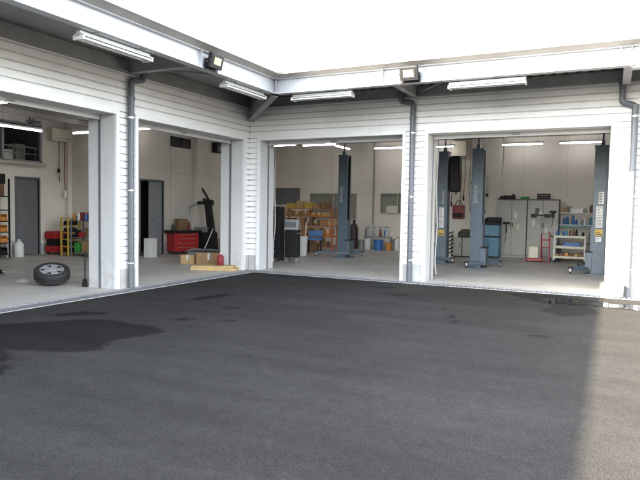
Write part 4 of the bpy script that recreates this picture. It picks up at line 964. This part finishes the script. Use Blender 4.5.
# wire shelf and white cart
ws = (6.60, 8.2, 0)
bins_rack('white wire shelf with bottles behind the white cart', ws, 0, 1.3, .45, 1.62, (.15, .62, 1.06, 1.42), M['offwhite'], 'wire_shelf', None, .014)
def bottle(loc, m_, h, rr, lb, grp):
    lb = WORD[m_.name]+' '+lb.replace('dark ', '')
    canister(lb, loc, rr, h, m_, random.choice((M['offwhite'], M['black'], M['blue'])), 'bottle', 'bottle', grp)
for t_, (z, word) in enumerate(((1.061, 'third'), (1.421, 'top'))):
    for k in range(15):
        x = -.58+k*.083; m_ = random.choice((M['teal'], M['blue'], M['offwhite'], M['offwhite'], M['yellow'] if t_ == 0 and k == 4 else M['blue'], M['locker']))
        if t_ == 1 and 3 < k < 8: continue
        if t_ == 1 and k > 9: continue
        bottle(local(ws, 0, (x, random.uniform(-.12, .02), z)), m_, random.uniform(.15, .30), random.uniform(.028, .04), f'small bottle standing on the {word} tier of the white wire shelf', f'bottles on the {word} tier of the wire shelf')
MB_ = MB(); MB_.box(-.62, .62, -.2, .2, 0, .045); o = MB_.build('tray', M['teal'], None, bev=.01); o.location = local(ws, 0, (0, 0, 1.0125)); 
o.location.z = .98
tag(o, 'long teal tray under the row of bottles on the wire shelf', 'tray')
for x, dm, mt, z, lb in ((-.5, (.2, .25, .12), 'card', 1.421, 'small brown carton at the left end of the wire shelf top'), (-.15, (.34, .3, .13), 'offwhite', 1.421, 'white box in the middle of the wire shelf top'), (.36, (.38, .3, .26), 'brown', 1.421, 'round brown basket at the right end of the wire shelf top'),
    (.45, (.3, .32, .3), 'card', .621, 'brown carton on the second tier of the wire shelf'), (.0, (.4, .3, .22), 'locker', .621, 'grey box on the second tier of the wire shelf'), (.42, (.34, .3, .28), 'card2', .151, 'pale carton on the lowest tier of the wire shelf')):
    if 'basket' in lb:
        r = MB().lathe([(.0001, 0), (.14, 0), (.19, .12), (.17, .2), (.09, .26), (.0001, .27)], (0, 0, 0), 18).build('basket', M['brown'], None, smooth=True); r.location = local(ws, 0, (x, 0, z)); tag(r, lb, 'basket')
    else: carton('carton', dm, M[mt], local(ws, 0, (x, -.02, z)), 0, lb, 'box')
wc = thing('white_cart', 'white three tier cart on casters before the wire shelf', 'cart', (6.35, 6.9, 0))
for z in (.14, .42, .72):
    q = MB(); q.box(-.42, .42, -.22, .22, z-.02, z); q.box(-.42, .42, -.22, -.21, z, z+.045); q.box(-.42, .42, .21, .22, z, z+.045); q.box(-.42, -.41, -.21, .21, z, z+.045); q.box(.41, .42, -.21, .21, z, z+.045); q.build('tray', M['cream'], wc, bev=.004)
for x in (-.40, .40):
    for y in (-.2, .2): MB().box(x-.015, x+.015, y-.015, y+.015, .06, .72).build('post', M['offwhite'], wc)
for x in (-.39, .39):
    for y in (-.19, .19): MB().cyl((x, y-.015, .03), (x, y+.015, .03), .03, 10).build('caster', M['rubber'], wc)
MB().tube([(-.42, -.2, .70), (-.5, -.2, .74), (-.5, .2, .74), (-.42, .2, .70)], .012).build('handle', M['black'], wc)
wp = (6.35, 6.9, 0)
carton('crate', (.46, .3, .14), M['blue'], local(wp, 0, (.05, -.02, .421)), 0, 'blue crate on the middle tray of the white cart', 'crate')
for k in range(6): carton('carton', (.11, .3, .10+.02*(k % 3)), M[('card', 'brown', 'orange', 'card3', 'card2', 'brown')[k]], local(wp, 0, (-.32+k*.125, -.02, .141)), 0, 'small '+('brown', 'very dark brown', 'orange', 'dull brown', 'pale', 'very dark brown')[k]+' box in the bottom tray of the white cart', 'box', 'small boxes in the cart')
for k in range(9): bottle(local(wp, 0, (-.34+k*.085, random.uniform(-.1, .1), .721)), random.choice((M['black'], M['teal'], M['blue'], M['brown'], M['locker'])), random.uniform(.14, .27), .035, 'dark bottle standing on the top tray of the white cart', 'bottles on the white cart')
pj = thing('grease_pump', 'black drum pump with handle right of the white cart', 'pump', (6.95, 6.75, 0))
MB().lathe([(.0001, 0), (.13, 0), (.13, .3), (.1, .34), (.0001, .34)], (0, 0, 0), 18).build('drum', M['locker'], pj, smooth=True)
q = MB(); q.cyl((0, 0, .34), (0, 0, .55), .025, 10); q.cyl((-.14, 0, .55), (.1, 0, .56), .014, 8); q.build('pump_handle', M['black'], pj)
pail('grey bucket on the ground at the foot of the sunlit pier', (7.53, -.17, 0), .10, .20, M['galv'])
def cable(label, loc, pts, r0, m_, name='hanging_cable'):
    o = tag(MB().tube(pts, r0, 8).build(name, m_, None, smooth=True), label, 'cable'); o.location = loc
cable('white cable hanging from the ceiling between the lettered lift post and the lockers', (4.55, 6.2, 0), [(0, 0, 3.79), (.01, 0, 3.0), (-.02, 0, 2.5), (.03, 0, 2.1), (0, .02, 1.9)], .014, M['offwhite'])
cable('thin grey cable hanging from the ceiling beside the beige wall box', (3.25, 7.9, 0), [(0, 0, 3.79), (.02, 0, 3.0), (-.02, 0, 2.2), (.05, 0, 1.4)], .012, M['board'])
# tools on the wall behind the left posts
for k, (x, z, l, m_) in enumerate([(3.20, 2.75, .35, 'black'), (3.36, 2.65, .5, 'darkred'), (3.52, 2.8, .4, 'black'), (3.68, 2.6, .6, 'locker'), (3.30, 1.95, .45, 'black'), (3.6, 1.85, .4, 'darkred')]):
    r = thing('wall_tool', f'{dict(black="black", darkred="dark red", locker="grey")[m_]} hand tool hanging in a row on the wall behind the lift posts', 'tool', (x, 8.597, z), 0, 'tools on the wall hooks')
    MB().box(-.012, .012, -.03, -.004, -l, 0).build('shaft', M[m_], r); MB().box(-.045, .045, -.045, -.004, -l-.1, -l).build('head', M['black'], r, bev=.012)
# junk by the back wall of the carton rack bay
for k, (x, y, r0, h, m_, cm_) in enumerate([(-.5, 8.46, .05, .3, 'board', 'red'), (.22, 8.47, .045, .26, 'blue', 'offwhite'), (.30, 8.44, .04, .22, 'offwhite', 'blue'), (-.22, 8.44, .05, .24, 'locker', 'black'), (.04, 8.45, .04, .28, 'darkred', 'black')]):
    canister(f'small {WORD[M[m_].name]} can standing among the metal axle stands on the bench', (x, y, .461), r0, h, M[m_], M[cm_], 'spray_can', 'can', 'cans on the bench')
jc = thing('jerry_can', 'dark grey jerry can on the floor under the bench', 'can', (.62, 8.42, 0), .2)
q = MB(); q.prism([(-.12, 0), (.12, 0), (.12, .30), (.05, .36), (-.12, .36)], -.07, .07, lambda a, b_, t: (a, t, b_)); q.build('body', M['board'], jc, bev=.015); MB().cyl((.09, 0, .32), (.12, 0, .37), .025, 10).build('cap', M['black'], jc); MB().tube([(-.09, 0, .36), (-.08, 0, .40), (.0, 0, .40), (.01, 0, .36)], .01).build('handle', M['black'], jc)
mp_ = thing('mop', 'mop leaning on the back wall beside the small olive window', 'mop', (.92, 8.42, 0), 0)
MB().cyl((0, 0, .12), (-.05, .15, 1.3), .013, 8).build('handle', M['cream'], mp_); MB().prism([(-.12, 0), (.12, 0), (.04, .16), (-.04, .16)], -.05, .05, lambda a, b_, t: (a, t, b_)).build('head', M['greycloth'], mp_, bev=.02)
# clutter on and around the low shelf and the lockers
for k, (x, m_, cm_) in enumerate([(-.36, 'orange', 'black'), (-.2, 'offwhite', 'red'), (.08, 'blue', 'offwhite'), (.4, 'yellow', 'black')]):
    canister(f'{dict(orange="orange", offwhite="white", blue="blue", yellow="yellow")[m_]} bottle standing in front on top of the low shelf', local(sl, 0, (x, -.15, .981)), .04, .2+.03*(k % 2), M[m_], M[cm_], 'bottle', 'bottle')
for x, y, w, d, h, m_, lb in [(3.93, 8.3, .3, .3, .7, 'board', 'dark grey box standing left of the blue cabinet'), (6.02, 7.3, .16, .2, .5, 'black', 'narrow black box between the lockers and the white cart'), (7.05, 8.2, .3, .35, .5, 'card', 'brown carton on the floor right of the wire shelf'), (7.05, 8.2, .26, .3, .35, 'card2', 'pale carton stacked right of the wire shelf')]:
    carton('carton', (w, d, h), M[m_], (x, y, .501 if 'stacked' in lb else 0), .05, lb, 'box')
for k, (x, z, w) in enumerate([(4.72, 1.3, .10), (4.80, .95, .08), (5.25, 1.1, .09), (5.35, 1.45, .12), (5.62, .85, .07)]):
    o = tag(MB().box(-w/2, w/2, -.012, 0, -.09, .09).build('notice', M[('offwhite', 'cream', 'offwhite', 'board', 'offwhite')[k]], None), ('white notice on the left grey locker, upper one', 'cream notice on the left grey locker, lower one', 'white notice on the right grey locker beside its middle', 'dark notice high on the right grey locker', 'small white notice low on the right grey locker')[k], 'notice', 'notices on the locker doors'); o.location = (x, 7.797 if x < 5.06 else 7.777, z)

for k, (x, y, w, d, h, m_, lb) in enumerate([(-2.35, 5.95, .4, .3, .34, 'card', 'brown carton on the floor before the left end of the orange framed rack'), (-2.3, 5.97, .34, .28, .24, 'card4', 'reddish carton stacked on the floor carton before the orange framed rack'), (-1.35, 5.95, .3, .26, .26, 'card3', 'dark carton on the floor beside the blue chair')]):
    carton('carton', (w, d, h), M[m_], (x, y, .341 if 'stacked' in lb else 0), .1, lb, 'box', tape=M['offwhite'] if k == 0 else None)
